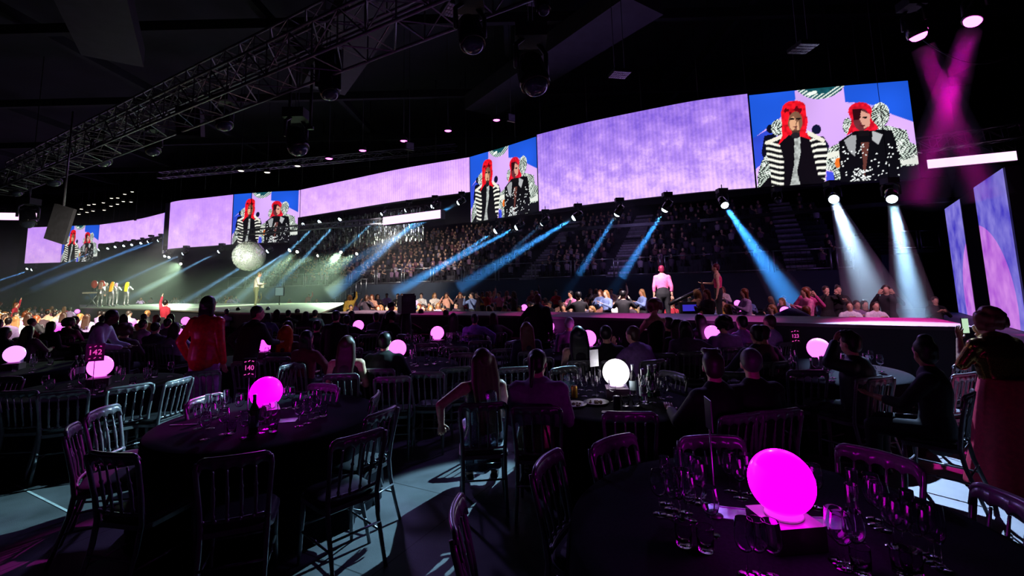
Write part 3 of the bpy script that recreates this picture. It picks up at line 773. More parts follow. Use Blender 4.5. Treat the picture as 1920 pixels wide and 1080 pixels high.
class Fig:
    """A figure: +y is where it faces, z up, feet (or seat) at the origin."""
    def __init__(s, pose='stand', lean=0.0, twist=0.0, k=1.0, stout=1.0, arms=('down', 'down'), head_turn=0.0, head_tilt=0.0, slump=0.0):
        s.k, s.st, s.pose = k, stout, pose
        if pose == 'stand': pel = V((0, 0, .93))
        elif pose == 'walk': pel = V((0, 0, .92))
        else: pel = V((0, -.03, .54))
        R = Matrix.Rotation(-twist, 3, 'Z') @ Matrix.Rotation(-lean, 3, 'X')
        s.R = R; up = R @ V((0, 0, 1)); fw = R @ V((0, 1, 0)); sd = R @ V((1, 0, 0))
        s.pel = pel; s.waist = pel + up * .16; s.chest = pel + up * .34 - fw * .01; s.neck = pel + up * (.50 - slump) + fw * .005
        s.up, s.fw, s.sd = up, fw, sd
        s.head = s.neck + up * .165 + fw * (.025 + head_tilt * .12)
        s.HR = Matrix.Rotation(-twist - head_turn, 3, 'Z') @ Matrix.Rotation(-lean * .3 - head_tilt, 3, 'X')
        s.sh = {}; s.el = {}; s.wr = {}; s.hip = {}; s.kn = {}; s.an = {}; s.fd = {}
        for q, a in ((-1, arms[0]), (1, arms[1])):
            sh = pel + up * .455 + sd * (q * .165 * (0.5 + stout / 2)); s.sh[q] = sh
            F = lambda x, y, z: sd * (q * x) + fw * y + up * z
            if a == 'down': el = sh + F(.07, -.03, -.27); wr = el + F(.01, .05, -.25)
            elif a == 'lap': el = sh + F(.07, .03, -.27); wr = el + F(-.09, .22, -.03)
            elif a == 'table': el = sh + F(.08, .16, -.22); wr = el + F(-.10, .22, .02)
            elif a == 'rest': el = sh + F(.22, -.05, -.12); wr = el + F(-.02, .10, -.18)   # elbow on a chair back
            elif a == 'wide': el = sh + F(.20, .05, -.22); wr = el + F(.02, .22, -.06)
            elif a == 'phone': el = sh + F(.13, .17, -.13); wr = el + F(-.14, .08, .23)
            elif a == 'up': el = sh + F(.12, .05, .20); wr = el + F(-.02, .04, .25)
            elif a == 'head': el = sh + F(.22, .10, .06); wr = el + F(-.20, .0, .17)
            elif a == 'chin': el = sh + F(.06, .22, -.14); wr = el + F(-.11, .04, .22)
            elif a == 'pocket': el = sh + F(.13, -.07, -.25); wr = el + F(-.06, .08, -.22)
            elif a == 'clap': el = sh + F(.10, .10, -.22); wr = el + F(-.16, .20, .12)
            elif a == 'point': el = sh + F(.20, .08, -.10); wr = el + F(.20, .12, .04)
            elif a == 'hip': el = sh + F(.20, -.06, -.22); wr = el + F(-.14, .08, -.17)
            elif a == 'guitar': el = sh + F(.12, .06, -.24); wr = el + F(-.08, .20, .02)
            elif a == 'film': el = sh + F(.10, .10, -.19); wr = sh + F(-.05, .19, .06)
            else: el = sh + V(a[0]); wr = sh + V(a[1])
            s.el[q], s.wr[q] = el, wr
            hp = pel + sd * (q * .09); s.hip[q] = hp
            if pose == 'stand':
                s.kn[q] = hp + V((q * .02, .01, -.43)); s.an[q] = V((q * .12, -.02, .08)); s.fd[q] = V((q * .15, 1, 0)).normalized()
            elif pose == 'walk':
                s.kn[q] = hp + V((q * .01, .12 * q, -.42)); s.an[q] = V((q * .09, .24 * q - .04, .09)); s.fd[q] = V((0, 1, 0))
            else:
                s.kn[q] = V((q * .13, .40, .53)); s.an[q] = V((q * .12, .42, .09)); s.fd[q] = V((q * .2, 1, 0)).normalized()
    def torso(s, mb, g=0.0, low=True):
        t = s.st; sd = s.sd
        mb.capsule(s.pel, s.waist, .150 * t + g, .135 * t + g, .72, sd, 14)
        mb.capsule(s.waist, s.chest, .138 * t + g, .158 * t + g, .70, sd, 14)
        mb.capsule(s.chest, s.pel + s.up * .42, .160 * t + g, .145 + g, .66, sd, 14)
        for q in (-1, 1):
            mb.capsule(s.pel + s.up * .45, s.sh[q] - s.up * .005, .072 + g, .062 * (.6 + t * .4) + g, .9, None, 10)
            mb.capsule(s.neck - s.up * .02, s.sh[q] - s.sd * (q * .03) + s.up * .01, .045 + g, .05 + g, .9, None, 10)
    def armp(s, mb, q, g=0.0, upto=1.0):
        t = .75 + s.st * .25
        mb.capsule(s.sh[q], s.el[q], .055 * t + g, .040 * t + g)
        if upto > .5:
            w = lerp(s.el[q], s.wr[q], min(1, (upto - .5) * 2)); mb.capsule(s.el[q], w, .041 * t + g, .030 + g)
    def hand(s, mb, q):
        w = s.wr[q]; d = (w - s.el[q]).normalized(); a = s.sd - d * s.sd.dot(d)
        a = a.normalized() if a.length > 1e-3 else V((1, 0, 0)); n = d.cross(a)
        pc = w + d * .05; mb.capsule(w, w + d * .075, .026, .034, .5, a)
        for i, L in enumerate((.060, .072, .068, .052)):
            b = w + d * .085 + a * ((i - 1.5) * .019)
            mb.tube([b - d * .02, b + d * L * .5 - n * .006, b + d * L - n * .022], [.0095, .009, .007], 6)
        b = w + d * .03 - a * (q * .026); mb.tube([b, b - a * (q * .028) + d * .03, b - a * (q * .034) + d * .058], [.012, .010, .008], 6)
    def legp(s, mb, q, g=0.0, upto=1.0):
        t = .7 + s.st * .3
        mb.capsule(s.hip[q], s.kn[q], .088 * t + g, .058 + g); 
        mb.capsule(s.kn[q], lerp(s.kn[q], s.an[q], upto), .056 + g, lerp(.05, .037, upto) + g)
    def foot(s, mb, q, g=0.0):
        a = s.an[q]; mb.capsule(a + V((0, 0, -.03)) - s.fd[q] * .03, a + s.fd[q] * .14 + V((0, 0, -.052)), .036 + g, .027 + g, .9)
    def headp(s, mb):
        R, h = s.HR, s.head
        P = lambda x, y, z: h + R @ V((x, y, z))
        mb.ball(P(0, -.008, .025), (.075, .092, .095), 16, 12, R.to_4x4().to_3x3())
        mb.ball(P(0, .022, -.045), (.055, .068, .062), 12, 8, R)
        mb.ball(P(0, .048, -.092), (.026, .024, .020), 8, 6, R)
        mb.tube([P(0, .083, .02), P(0, .098, -.012), P(0, .103, -.027), P(0, .085, -.034)], [.008, .011, .014, .008], 6)
        mb.capsule(P(-.034, .082, .032), P(.034, .082, .032), .010, .010)
        mb.capsule(P(-.019, .081, -.062), P(.019, .081, -.062), .009, .009, .8)
        for q in (-1, 1):
            mb.ball(P(q * .077, -.008, -.008), (.012, .020, .032), 8, 6, R)
            mb.ball(P(q * .030, .075, .012), (.013, .009, .009), 8, 6, R)
        mb.capsule(s.neck - s.up * .05, P(0, -.012, -.05), .058, .052)
    def hairp(s, mb, style):
        R, h = s.HR, s.head
        P = lambda x, y, z: h + R @ V((x, y, z))
        mb.ball(P(0, -.022, .040), (.085, .096, .094), 16, 12, R)
        if style == 'short': mb.ball(P(0, -.05, -.01), (.076, .062, .075), 12, 8, R)
        elif style == 'crop': mb.ball(P(0, -.04, .01), (.079, .070, .075), 12, 8, R)
        elif style == 'quiff':
            mb.ball(P(0, -.05, -.01), (.078, .062, .075), 12, 8, R)
            for i in range(14): a = rnd.uniform(0, 6.28); mb.ball(P(.06 * math.cos(a), .03 + .05 * math.sin(a), .105 + rnd.uniform(0, .025)), .026, 8, 6)
        elif style == 'bob':
            for x in (-.06, -.02, .02, .06): mb.capsule(P(x, -.04, .03), P(x * 1.25, -.045, -.13), .042, .034)
        elif style == 'long':
            for x in (-.065, -.03, 0, .03, .065): mb.capsule(P(x, -.045, .03), P(x * 1.2, -.075, -.16), .044, .046); mb.capsule(P(x * 1.2, -.075, -.16), s.neck + R @ V((x * 1.25, -.125, -.20)), .044, .024)
        elif style == 'vlong':
            for x in (-.075, -.035, 0, .035, .075): mb.capsule(P(x, -.045, .03), P(x * 1.25, -.08, -.16), .046, .05); mb.capsule(P(x * 1.25, -.08, -.16), s.neck + R @ V((x * 1.15, -.16, -.40)), .048, .022)
        elif style == 'bun': mb.ball(P(0, -.05, -.01), (.078, .062, .07), 12, 8, R); mb.ball(P(0, -.10, .11), .05, 10, 8)
        elif style == 'topknot': mb.ball(P(0, -.05, -.02), (.076, .06, .075), 12, 8, R); mb.ball(P(0, -.03, .125), (.062, .058, .05), 10, 8, R)
        elif style == 'curly':
            for i in range(64):
                a, b = rnd.uniform(0, 6.28), rnd.uniform(-.5, 1.4); mb.ball(P(.115 * math.cos(a) * math.cos(b), -.04 + .115 * math.sin(a) * math.cos(b) * (1 if math.sin(a) < 0 else .5), (.04 + .11 * math.sin(b)) if b > 0 else .04 + .16 * math.sin(b)), .04, 8, 6)
        elif style == 'pony': mb.ball(P(0, -.05, -.01), (.078, .062, .07), 12, 8, R); mb.capsule(P(0, -.11, .06), P(0, -.17, -.16), .034, .018)
        elif style == 'cap': mb.lathe([(.092, 0), (.093, .05), (.07, .085), (0, .10)], 16, P(0, -.01, .045))
BODY_CACHE = {}
MATC = {}
def cmat(kind, rgb, rough=0.8, metal=0.0):
    k = (kind, rgb, rough, metal)
    if k not in MATC: MATC[k] = pm('%s %d' % (kind, len(MATC)), srgb(*rgb), rough, metal, scale=25, amt=0.2)
    return MATC[k]
def glitter(name, rgb):
    k = ('glit', rgb)
    if k not in MATC:
        m = pm(name, srgb(*rgb), 0.25, 0.9, scale=120, amt=0.9); nt = m.node_tree; b = nt.nodes['Principled BSDF']
        tc = nt.nodes.new('ShaderNodeTexCoord'); vo = nt.nodes.new('ShaderNodeTexVoronoi'); vo.inputs['Scale'].default_value = 70
        nt.links.new(tc.outputs['Object'], vo.inputs['Vector'])
        bp = nt.nodes.new('ShaderNodeBump'); bp.inputs['Strength'].default_value = 1.0; bp.inputs['Distance'].default_value = 0.03
        nt.links.new(vo.outputs['Color'], bp.inputs['Height']); nt.links.new(bp.outputs[0], b.inputs['Normal']); MATC[k] = m
    return MATC[k]
SKIN = {'light': (226, 178, 150), 'mid': (190, 135, 105), 'dark': (98, 64, 48)}
def person(loc, rz, label, fig, hair='short', hair_c=(30, 22, 18), skin='light', top='shirt', top_c=(40, 40, 48), low='trousers', low_c=(24, 24, 30), vox=0.012, sleeve=1.0, group=None, key=None, top_m=None, low_m=None, scale=1.0):
    """body is one mesh; hair, top, trousers or skirt and shoes are its children"""
    P = BODY_CACHE.get(key) if key else None
    vox = vox * 1.5 if vox < .03 else vox * 1.1
    if P is None:
        P = []
        mb = MB(); fig.torso(mb); fig.headp(mb)
        for q in (-1, 1): fig.armp(mb, q); fig.legp(mb, q); fig.foot(mb, q)
        if vox > 0.034:
            for q in (-1, 1): mb.capsule(fig.wr[q], fig.wr[q] + (fig.wr[q] - fig.el[q]).normalized() * .12, .034, .026)
        body = remesh(mb, vox, 'person')
        if vox <= 0.034:
            hb_ = MB(); 
            for q in (-1, 1): fig.hand(hb_, q)
            b = MB(); b.v = [tuple(v.co) for v in body.vertices]; b.f = [tuple(p.vertices) for p in body.polygons]; b.m = [0] * len(b.f); b.sm = [True] * len(b.f)
            b.add(hb_.v, hb_.f, 0, True); body = b.mesh('person')
        P.append(('person', body, 'skin'))
        if hair:
            mb = MB(); fig.hairp(mb, hair); P.append(('hair', remesh(mb, min(vox, .024), 'hair', 1), 'hair'))
        mb = MB(); g = .014
        if top == 'strap':
            mb.capsule(fig.pel, fig.waist, .152 * fig.st + g, .137 * fig.st + g, .74, fig.sd, 14); mb.capsule(fig.waist, fig.chest, .14 * fig.st + g, .158 * fig.st + g, .72, fig.sd, 14)
            for q in (-1, 1): mb.capsule(fig.chest + fig.sd * (q * .08), fig.sh[q] - fig.sd * (q * .06) + fig.up * .035, .03, .02)
        else:
            fig.torso(mb, g)
            if sleeve > 0:
                for q in (-1, 1): fig.armp(mb, q, g, sleeve)
            if top == 'loose': mb.capsule(fig.pel - fig.up * .02, fig.waist, .185 * fig.st, .165 * fig.st, .8, fig.sd, 14); 
            if top == 'jacket': mb.capsule(fig.pel - fig.up * .06, fig.chest, .168 * fig.st, .168 * fig.st, .76, fig.sd, 14)
        P.append(('shirt' if top in ('shirt', 'loose') else ('jacket' if top == 'jacket' else 'bodice'), remesh(mb, max(vox, .014), 'top'), 'top'))
        mb = MB()
        if low == 'trousers':
            mb.capsule(fig.pel - fig.up * .03, fig.waist - fig.up * .05, .155 * fig.st + g, .142 * fig.st + g, .76, fig.sd, 14)
            for q in (-1, 1): fig.legp(mb, q, .016, .96)
        elif low == 'wide':
            mb.capsule(fig.pel - fig.up * .03, fig.waist - fig.up * .03, .165 * fig.st + g, .145 * fig.st + g, .8, fig.sd, 14)
            for q in (-1, 1): mb.capsule(fig.hip[q], fig.kn[q], .105, .10); mb.capsule(fig.kn[q], fig.an[q], .10, .115)
        elif low == 'skirt' and fig.pose == 'sit':
            mb.capsule(fig.pel, fig.waist - fig.up * .04, .165 * fig.st + g, .142 * fig.st + g, .8, fig.sd, 14)
            mb.capsule(fig.hip[-1], fig.kn[-1], .10, .085); mb.capsule(fig.hip[1], fig.kn[1], .10, .085); mb.capsule(V((0, .1, .54)), V((0, .38, .52)), .10, .09)
            for q in (-1, 1): mb.capsule(fig.kn[q] * 1.0, lerp(fig.kn[q], fig.an[q], .75), .09, .10)
            mb.capsule(V((0, .40, .50)), V((0, .40, .20)), .11, .12)
        else:
            rings = [(fig.waist.z - .02, .145), (fig.pel.z, .172), (fig.pel.z - .2, .20), (.45, .235), (.2, .28), (.03, .31)]
            for (z0, r0), (z1, r1) in zip(rings, rings[1:]):
                c0 = V((fig.pel.x, fig.pel.y, z0)); c1 = V((fig.pel.x, fig.pel.y, z1)); mb.tube([c0, c1], [r0 * fig.st, r1 * fig.st], 20, 0, True, .8, V((1, 0, 0)))
        P.append(('trousers' if low in ('trousers', 'wide') else 'skirt', remesh(mb, max(vox, .014), 'low'), 'low'))
        mb = MB()
        for q in (-1, 1): fig.foot(mb, q, .008)
        if low != 'gown': P.append(('shoes', remesh(mb, max(vox, .014), 'shoes', 1), 'shoe'))
        if key: BODY_CACHE[key] = P
    mats = {'skin': cmat('skin', SKIN[skin], .5), 'hair': cmat('hair', hair_c, .45), 'top': top_m or cmat('cloth', top_c, .8), 'low': low_m or cmat('cloth', low_c, .8), 'shoe': cmat('leather', (16, 14, 16), .4)}
    root = None
    for nm, me, mk in P:
        if not me.materials: me.materials.append(mats[mk])
        o = bpy.data.objects.new(nm, me); C.objects.link(o); o.material_slots[0].link = 'OBJECT'; o.material_slots[0].material = mats[mk]
        if root is None:
            root = o; o.location = loc; o.rotation_euler = (0, 0, rz); o.scale = (scale,) * 3; tag(o, label, 'person', group)
        else: o.parent = root
    return root
# ---------------------------------------------------------------- lamps and beams
M_lens_b = em('blue white lens', (0.70, 0.90, 1.0), 9.0)
M_lens_w = em('warm white lens', (0.95, 1.0, 0.8), 7.0)
M_lens_m = em('magenta lens', (1.0, 0.12, 0.75), 6.0)
M_lens_off = pm('dark lens', (0.05, 0.07, 0.12), 0.1, scale=4)
def moving_light(label, loc, target, lens, size=0.42, group=None):
    loc = Vector(loc)
    t = thing('moving_light', label, 'stage light', loc, 0, group)
    k = size / 0.42
    MB().box((0, 0, 0.42 * k), (0.34 * k, 0.30 * k, 0.16 * k)).build('base', M_black, t)
    d = (Vector(target) - loc).normalized(); sd = d.cross(Vector((0, 0, 1)))
    sd = sd.normalized() if sd.length > 1e-3 else Vector((1, 0, 0))
    for s_ in (-1, 1):
        MB().tube([sd * (s_ * .2 * k), sd * (s_ * .2 * k) + Vector((0, 0, .26 * k)), Vector((0, 0, .36 * k)) + sd * (s_ * .1 * k)], .03 * k, 6).build('yoke_arm', M_dmetal, t)
    if 'roof' not in label and 'hanging over' not in label and loc.z < 8.2 and loc.y > 17:
        q = Vector((loc.x, loc.y, 0)).normalized() * 3.0; zt = (6.12 if loc.z < 6.0 else 8.22) - loc.z
        MB().tube([(0, 0, .46 * k), (0, 0, zt), (q.x, q.y, zt), (q.x, q.y, 17 - loc.z)], .02, 6).build('hanging_bracket', M_dmetal, t)
    elif 'crossing pair' in label or 'brilliant' in label: MB().tube([(0, 0, .46 * k), (0, 0, 17 - loc.z)], .008, 5).build('hanging_cable', M_black, t)
    M3 = d.to_track_quat('Z', 'Y').to_matrix().to_4x4()
    MB().lathe([(0, -.22 * k), (.1 * k, -.22 * k), (.15 * k, -.14 * k), (.165 * k, .1 * k), (.16 * k, .2 * k), (.13 * k, .2 * k), (.125 * k, .17 * k)], 16).xf(M3).build('head', M_gloss, t)
    MB().lathe([(.135 * k, .17 * k), (.13 * k, .21 * k), (.11 * k, .25 * k), (.07 * k, .28 * k), (0, .29 * k)], 16).xf(M3).build('lens', lens, t)
    return t
def haze_mat(name, dens, g=0.2):
    m = bpy.data.materials.new(name); m.use_nodes = True; nt = m.node_tree; nt.nodes.clear()
    out = nt.nodes.new('ShaderNodeOutputMaterial'); v = nt.nodes.new('ShaderNodeVolumeScatter')
    v.inputs['Color'].default_value = (0.95, 0.97, 1, 1); v.inputs['Density'].default_value = dens; v.inputs['Anisotropy'].default_value = g
    nt.links.new(v.outputs[0], out.inputs['Volume']); return m
M_hb = haze_mat('beam cone haze', 0.11)
M_hb3 = haze_mat('thick beam cone haze', 0.26)
def beam(a, b, power, col, ang, label, start=0.42, ext=1.0, m=None, rad=.08, blend=.7):  # adds dense haze only inside the cone, shaped so the beam shows
    a, b = Vector(a), Vector(b); d = (b - a).normalized(); L = (b - a).length * ext; h = math.tan(math.radians(ang / 2)) * 1.06
    spot(a + d * start, b, power, col, ang, blend, rad)
    o = MB().tube([a + d * start, a + d * (start + .02), a + d * L], [rad * .6, rad * 1.3, rad * 1.3 + h * L], 20, smooth=False).build('haze', m or M_hb)
    tag(o, label, 'haze', None, 'stuff')
# (source px, py, depth y, end px, py, depth y, power, cone deg, colour)
beams = [
    (1355, 379, 19.6, 1500, 590, 15, 3200, 9.0, (0.04, 0.30, 0.9)),
    (1252, 385, 20.6, 1165, 520, 22, 2600, 8.0, (0.04, 0.30, 0.9)),
    (1162, 394, 22.0, 1085, 515, 24, 2000, 7.0, (0.04, 0.30, 0.9)),
    (1084, 404, 23.0, 860, 540, 24, 3800, 7.0, (0.05, 0.34, 0.95)),
    (1023, 414, 24.0, 960, 470, 26, 500, 5.0, (0.10, 0.40, 1.0)),
    (976, 423, 25.0, 740, 545, 26, 3400, 5.5, (0.06, 0.38, 0.95)),
    (936, 429, 25.8, 740, 555, 26, 2600, 5.0, (0.06, 0.40, 0.95)),
    (866, 377, 29.0, 640, 500, 30, 3000, 4.5, (0.08, 0.42, 0.95)),
    (816, 383, 30.5, 620, 555, 30, 4200, 6.5, (0.07, 0.38, 0.95)),
    (767, 391, 32.0, 700, 430, 33, 600, 4.0, (0.12, 0.5, 1.0)),
    (721, 397, 34.0, 610, 500, 34, 2200, 3.6, (0.15, 0.55, 1.0)),
    (641, 407, 36.5, 500, 560, 33, 3200, 3.6, (0.2, 0.6, 1.0)),
    (603, 412, 37.5, 440, 570, 33, 3200, 3.6, (0.2, 0.6, 1.0)),
    (548, 466, 38.0, 380, 575, 34, 3500, 4.0, (0.25, 0.6, 1.0)),
    (507, 468, 38.5, 330, 575, 36, 3500, 4.0, (0.25, 0.6, 1.0)),
    (416, 469, 39.6, 240, 560, 38, 3500, 3.6, (0.25, 0.6, 1.0)),
    (349, 473, 41.0, 160, 560, 40, 2500, 3.4, (0.2, 0.5, 1.0)),
    (302, 449, 47.5, 80, 530, 46, 5200, 3.0, (0.12, 0.4, 1.0)),
    (283, 451, 48.2, 60, 545, 46, 3600, 3.0, (0.12, 0.4, 1.0)),
    (65, 504, 55.0, -60, 545, 52, 4200, 3.4, (0.15, 0.45, 1.0)),
    (190, 466, 54.3, 0, 545, 50, 3000, 3.0, (0.12, 0.4, 1.0)),
]
beams.sort()
for i, (px, py, y, ex, ey, ez, pw, ang, col) in enumerate(beams):
    a = atd(px, py, y); b = atd(ex, ey, ez)
    moving_light('lamp under the curved screens throwing a blue beam, %s from the left' % ORD[i], a, b, M_lens_b, 0.5, 'blue beam lamps under the curved screens')
    beam(a, b, pw * (14 if px > 1000 else 19), col, ang, 'blue lit haze in the beam of the lamp, %s from the left' % ORD[i])
# small lamps with bare bright lenses, no strong beam
for k, (px, py, y) in enumerate([(205, 464, 54), (219, 461, 53), (235, 459, 52.4), (250, 457, 51.5), (267, 454, 50.5), (54, 502, 55.5), (312, 478, 45), (320, 480, 44), (1457, 373, 20.3), (571, 418, 38.4)]):
    a = atd(px, py, y); moving_light('small idle lamp hanging in the row of lamps, %s counted from the far left' % ORD[k], a, a + Vector((-0.3, -1, -0.9)), M_lens_b if k != 8 else M_lens_off, 0.42, 'small idle lamps below the far screens')
# two brilliant white beams that land on the floor at the right
W1 = atd(1562, 370, 19.4); W2 = atd(1671, 366, 13.0)
g1 = atd(1650, 600, 11.5); g2 = at(1738, 700, 0.0)
moving_light('brilliant lamp throwing a white beam down right, above the catwalk', W1, g1, M_lens_b, 0.6)
moving_light('brilliant lamp throwing a white beam straight down at the right floor', W2, g2, M_lens_b, 0.42)
# magenta pair high at the right
for (px, py, y, ex, ey, ez) in ((1714, 48, 14, 1830, 330, 14.2), (1829, 22, 14, 1735, 330, 13.8)):
    a = atd(px, py, y); b = atd(ex, ey, ez)
    moving_light('magenta lamp near the roof, %s of the crossing pair' % ('lower left' if px < 1750 else 'upper right'), a, b, M_lens_m, 0.75)
    beam(a, b, 18000, (1.0, 0.0, 0.62), 6.5, 'magenta lit haze below the %s lamp of the crossing pair' % ('lower left' if px < 1750 else 'upper right'), .75, 1.15, rad=.24)
beam(W1, g1, 75000, (0.45, 0.70, 1.0), 6.0, 'brilliant white haze in the beam slanting down right', .55, m=M_hb3, rad=.12)
beam(W2, g2, 30000, (0.36, 0.66, 1.0), 7.0, 'brilliant white haze in the beam falling almost straight down at the right', .5, m=M_hb3, rad=.10)
# spots added off the lamp row, without fixtures, for pools on the near floor
L3 = Vector((4.6, 12.5, 7.2)); spot(L3, at(800, 960, 0), 17000, (0.35, 0.72, 0.95), 8.0, 0.3, 0.05)
L4 = Vector((6.5, 12.0, 8.0)); spot(L4, at(150, 930, 0), 22000, (0.35, 0.72, 0.85), 7.5, 0.3, 0.05)
spot((7.6, 10.8, 7.2), at(1835, 855, 0), 17000, (0.42, 0.62, 1.0), 20, 0.35, 0.05)
spot((-1.5, 9.5, 6.5), at(150, 1035, 0), 2600, (1.0, 0.05, 0.8), 8, 0.6, 0.1)
# pale green-white washes over the main stage
wash = [(672, 474, 34, 500, 575, 28, 42), (560, 470, 33, 420, 580, 27, 34), (600, 478, 36, 330, 575, 30, 34), (640, 472, 36, 560, 575, 25, 30), (340, 494, 44, 230, 575, 32, 40)]
for i, (px, py, y, ex, ey, ez, ang) in enumerate(wash):
    a = atd(px, py, y); b = atd(ex, ey, ez)
    moving_light('lamp flooding the main stage with pale green light, %s of five' % ORD[i], a, b, M_lens_w, 0.36, 'wash lamps around the main stage')
    spot(a + (b - a).normalized() * 0.4, b, 15000, (0.66, 1.0, 0.64), ang, 0.9, 0.15)
spot((-6, 12.5, 6.0), (-12.3, 21.5, 2.0), 9000, (1.0, 0.98, 0.85), 9, 0.5, 0.1)  # added front spots on the guitarist here and the performers below
spot((-13, 19, 6.0), (-27.5, 33.5, 2.2), 45000, (1.0, 0.98, 0.85), 11, 0.6, 0.1)
# added spots, no fixtures: brighten the guest crowds, tint the catwalk top magenta
spot((-2.5, 12.8, 5.6), (-4.5, 17.5, 0.0), 6500, (1.0, 0.86, 0.76), 60, 0.9, 0.4)
spot((2.8, 11.2, 5.4), (3.2, 14.5, 0.0), 4200, (1.0, 0.80, 0.88), 64, 0.9, 0.4)
spot((8, 7.5, 6.0), (9, 12.5, 0.8), 1100, (1.0, 0.45, 0.75), 80, 0.9, 0.4)
spot((-11, 12, 6.2), (-19, 20, 0.3), 15000, (1.0, 0.9, 0.72), 60, 0.9, 0.4)
spot((-8, 28, 6.2), (-9, 42, 0.8), 3500, (1.0, 0.92, 0.80), 80, 0.9, 0.4)
for x, y, ex, ey, pw in ((3.4, 14, 2.5, 10.2, 1400), (-2, 17, -2.2, 13.0, 1100), (1.2, 15.5, 0.4, 11.8, 900), (9.5, 11.5, 6.0, 7.3, 2600), (6.5, 12, 4.1, 8.6, 900)):
    spot((x, y, 5.8), (ex, ey, ST), pw, (1.0, 0.02, 0.45), 16, 0.6, 0.15)
# two added spots, unseen, give the dining floor a dim purple rim light
spot((5, 14, 6.4), (0, 4, 0.5), 700, (0.42, 0.25, 1.0), 60, 0.9, 0.4)
spot((-6, 14.5, 6.4), (-4, 5, 0.5), 800, (0.42, 0.30, 1.0), 70, 0.9, 0.4)
# unseen wide spots added to lift the tiers with faint purple
spot((6, 24.5, 7.2), (9, 33, 4), 320, (0.55, 0.40, 1.0), 110, 0.9, 0.5)
spot((-9, 33, 7.5), (-7, 42, 4), 300, (0.55, 0.45, 1.0), 110, 0.9, 0.5)

# haze in the hall
hb = MB().box((-22, 46, 3.2), (70, 50, 6.3)).build('haze', haze_mat('stage haze', 0.0065)); tag(hb, 'thin pale haze hanging over the main stage and the far floor', kind='stuff', cat='haze')
# ================================================================ tables with what stands on them
TB = {}
def tab(key, px, py, label, R=0.91, dx=0, dy=0, zg=0.985):
    p = at(px, py, zg); x, y = p.x + dx, p.y + dy
    TB[key] = (x, y, R); table(x, y, label, R, 'black draped round dinner tables'); return x, y
tab('140', 497, 738, 'round table draped in black with the 140 sign and magenta globe, near left', 0.93, 0.0, 0.12)
tab('big', 1462, 905, 'nearest round table draped in black with the largest magenta globe', 0.95, 0.02, 0.05)
tab('white', 1155, 700, 'round table draped in black with the white globe', 0.93, 0.0, 0.05)
tab('142', 188, 688, 'round table draped in black with the 142 sign, at the left')
tab('123', 1535, 655, 'round table draped in black with the 123 sign before the catwalk end', 0.93, -0.1, -0.1)
tab('bottles', 27, 665, 'round table draped in black at the left edge, two bottles before its globe')
tab('amber', 497, 645, 'round table draped in black behind the 140 table, half hidden globe')
tab('glassy', 820, 625, 'round table draped in black crowded with rows of glasses in the middle')
tab('behind', 829, 604, 'round table draped in black behind the one crowded with glasses')
tab('hid', 745, 655, 'round table draped in black hidden behind the dark suited seated man')
tab('mid', 1028, 613, 'round table draped in black with globe before the man standing in black')
tab('spill', 1103, 635, 'round table draped in black partly hidden by the dark long-haired woman')
tab('rear', 1320, 622, 'round table draped in black with a bottle before its globe, before the catwalk', .8, 0, -.35)
tab('left2', 107, 614, 'round table draped in black behind the woman with dark bob at the left')
tab('left3', 33, 608, 'round table draped in black farther back by the left edge', 0.91)
tab('red', 335, 628, 'round table draped in black left of the man in the red shirt')
tab('c672', 672, 611, 'round table draped in black near the seated man in the pale shirt, left of middle')

globe(TB['140'][0], TB['140'][1] - .1, 'mag', 'magenta globe lamp on the 140 table', 'dark box under the globe lamp of the 140 table')
globe(TB['big'][0] - .02, TB['big'][1] - .06, 'mag', 'largest magenta globe lamp on the nearest table', 'dark box under the largest magenta globe')
globe(TB['white'][0], TB['white'][1] - .05, 'white', 'glowing white globe lamp, the only white one', 'dark box under the white globe')
globe(*TB['142'][:2], 'pale', 'pale pink globe lamp on the table with the 142 sign', 'dark box under the globe of the 142 table')
globe(TB['123'][0] + .1, TB['123'][1] + .1, 'pale', 'pale pink globe lamp beside the 123 sign', 'dark box under the globe beside the 123 sign')
globe(*TB['bottles'][:2], 'lilac', 'lilac globe lamp at the left edge behind two bottles', 'dark box under the lilac globe at the left edge')
globe(*TB['amber'][:2], 'pink', 'pink globe lamp left of the orange-haired woman', 'dark box under the globe left of the orange-haired woman')
globe(*TB['glassy'][:2], 'pale', 'pink globe lamp between two rows of glasses, middle of the hall', 'dark box under the globe between rows of glasses')
globe(*TB['behind'][:2], 'pink', 'pink globe lamp just above and behind the one between rows of glasses', 'dark box of the globe behind the rows of glasses')
globe(*TB['hid'][:2], 'pale', 'pink globe lamp peeping past the dark suited seated man', 'dark box of the globe hidden behind the suited man')
globe(*TB['mid'][:2], 'pale', 'pink globe lamp left of the white-haired guest', 'dark box of the globe left of the white-haired guest')
globe(*TB['spill'][:2], 'pale', 'pink globe lamp right of the dark long-haired woman', 'dark box of the globe beside the long-haired woman')
globe(*TB['rear'][:2], 'pale', 'pink globe lamp with a bottle before it, right of middle', 'dark box of the globe with a bottle before it')
globe(*TB['left2'][:2], 'pink', 'small magenta globe lamp beside the dark bobbed woman at left', 'dark box of the globe beside the bobbed woman')
globe(*TB['left3'][:2], 'pale', 'small pale globe lamp near the left edge with a bottle', 'dark box of the small globe near the left edge')
globe(*TB['red'][:2], 'pale', 'pale globe lamp low beside the man in the red shirt', 'dark box of the globe beside the red shirt')
globe(*TB['c672'][:2], 'pale', 'pink globe lamp before the seated man in the pale shirt', 'dark box of the globe before the pale shirt')
FT = 0
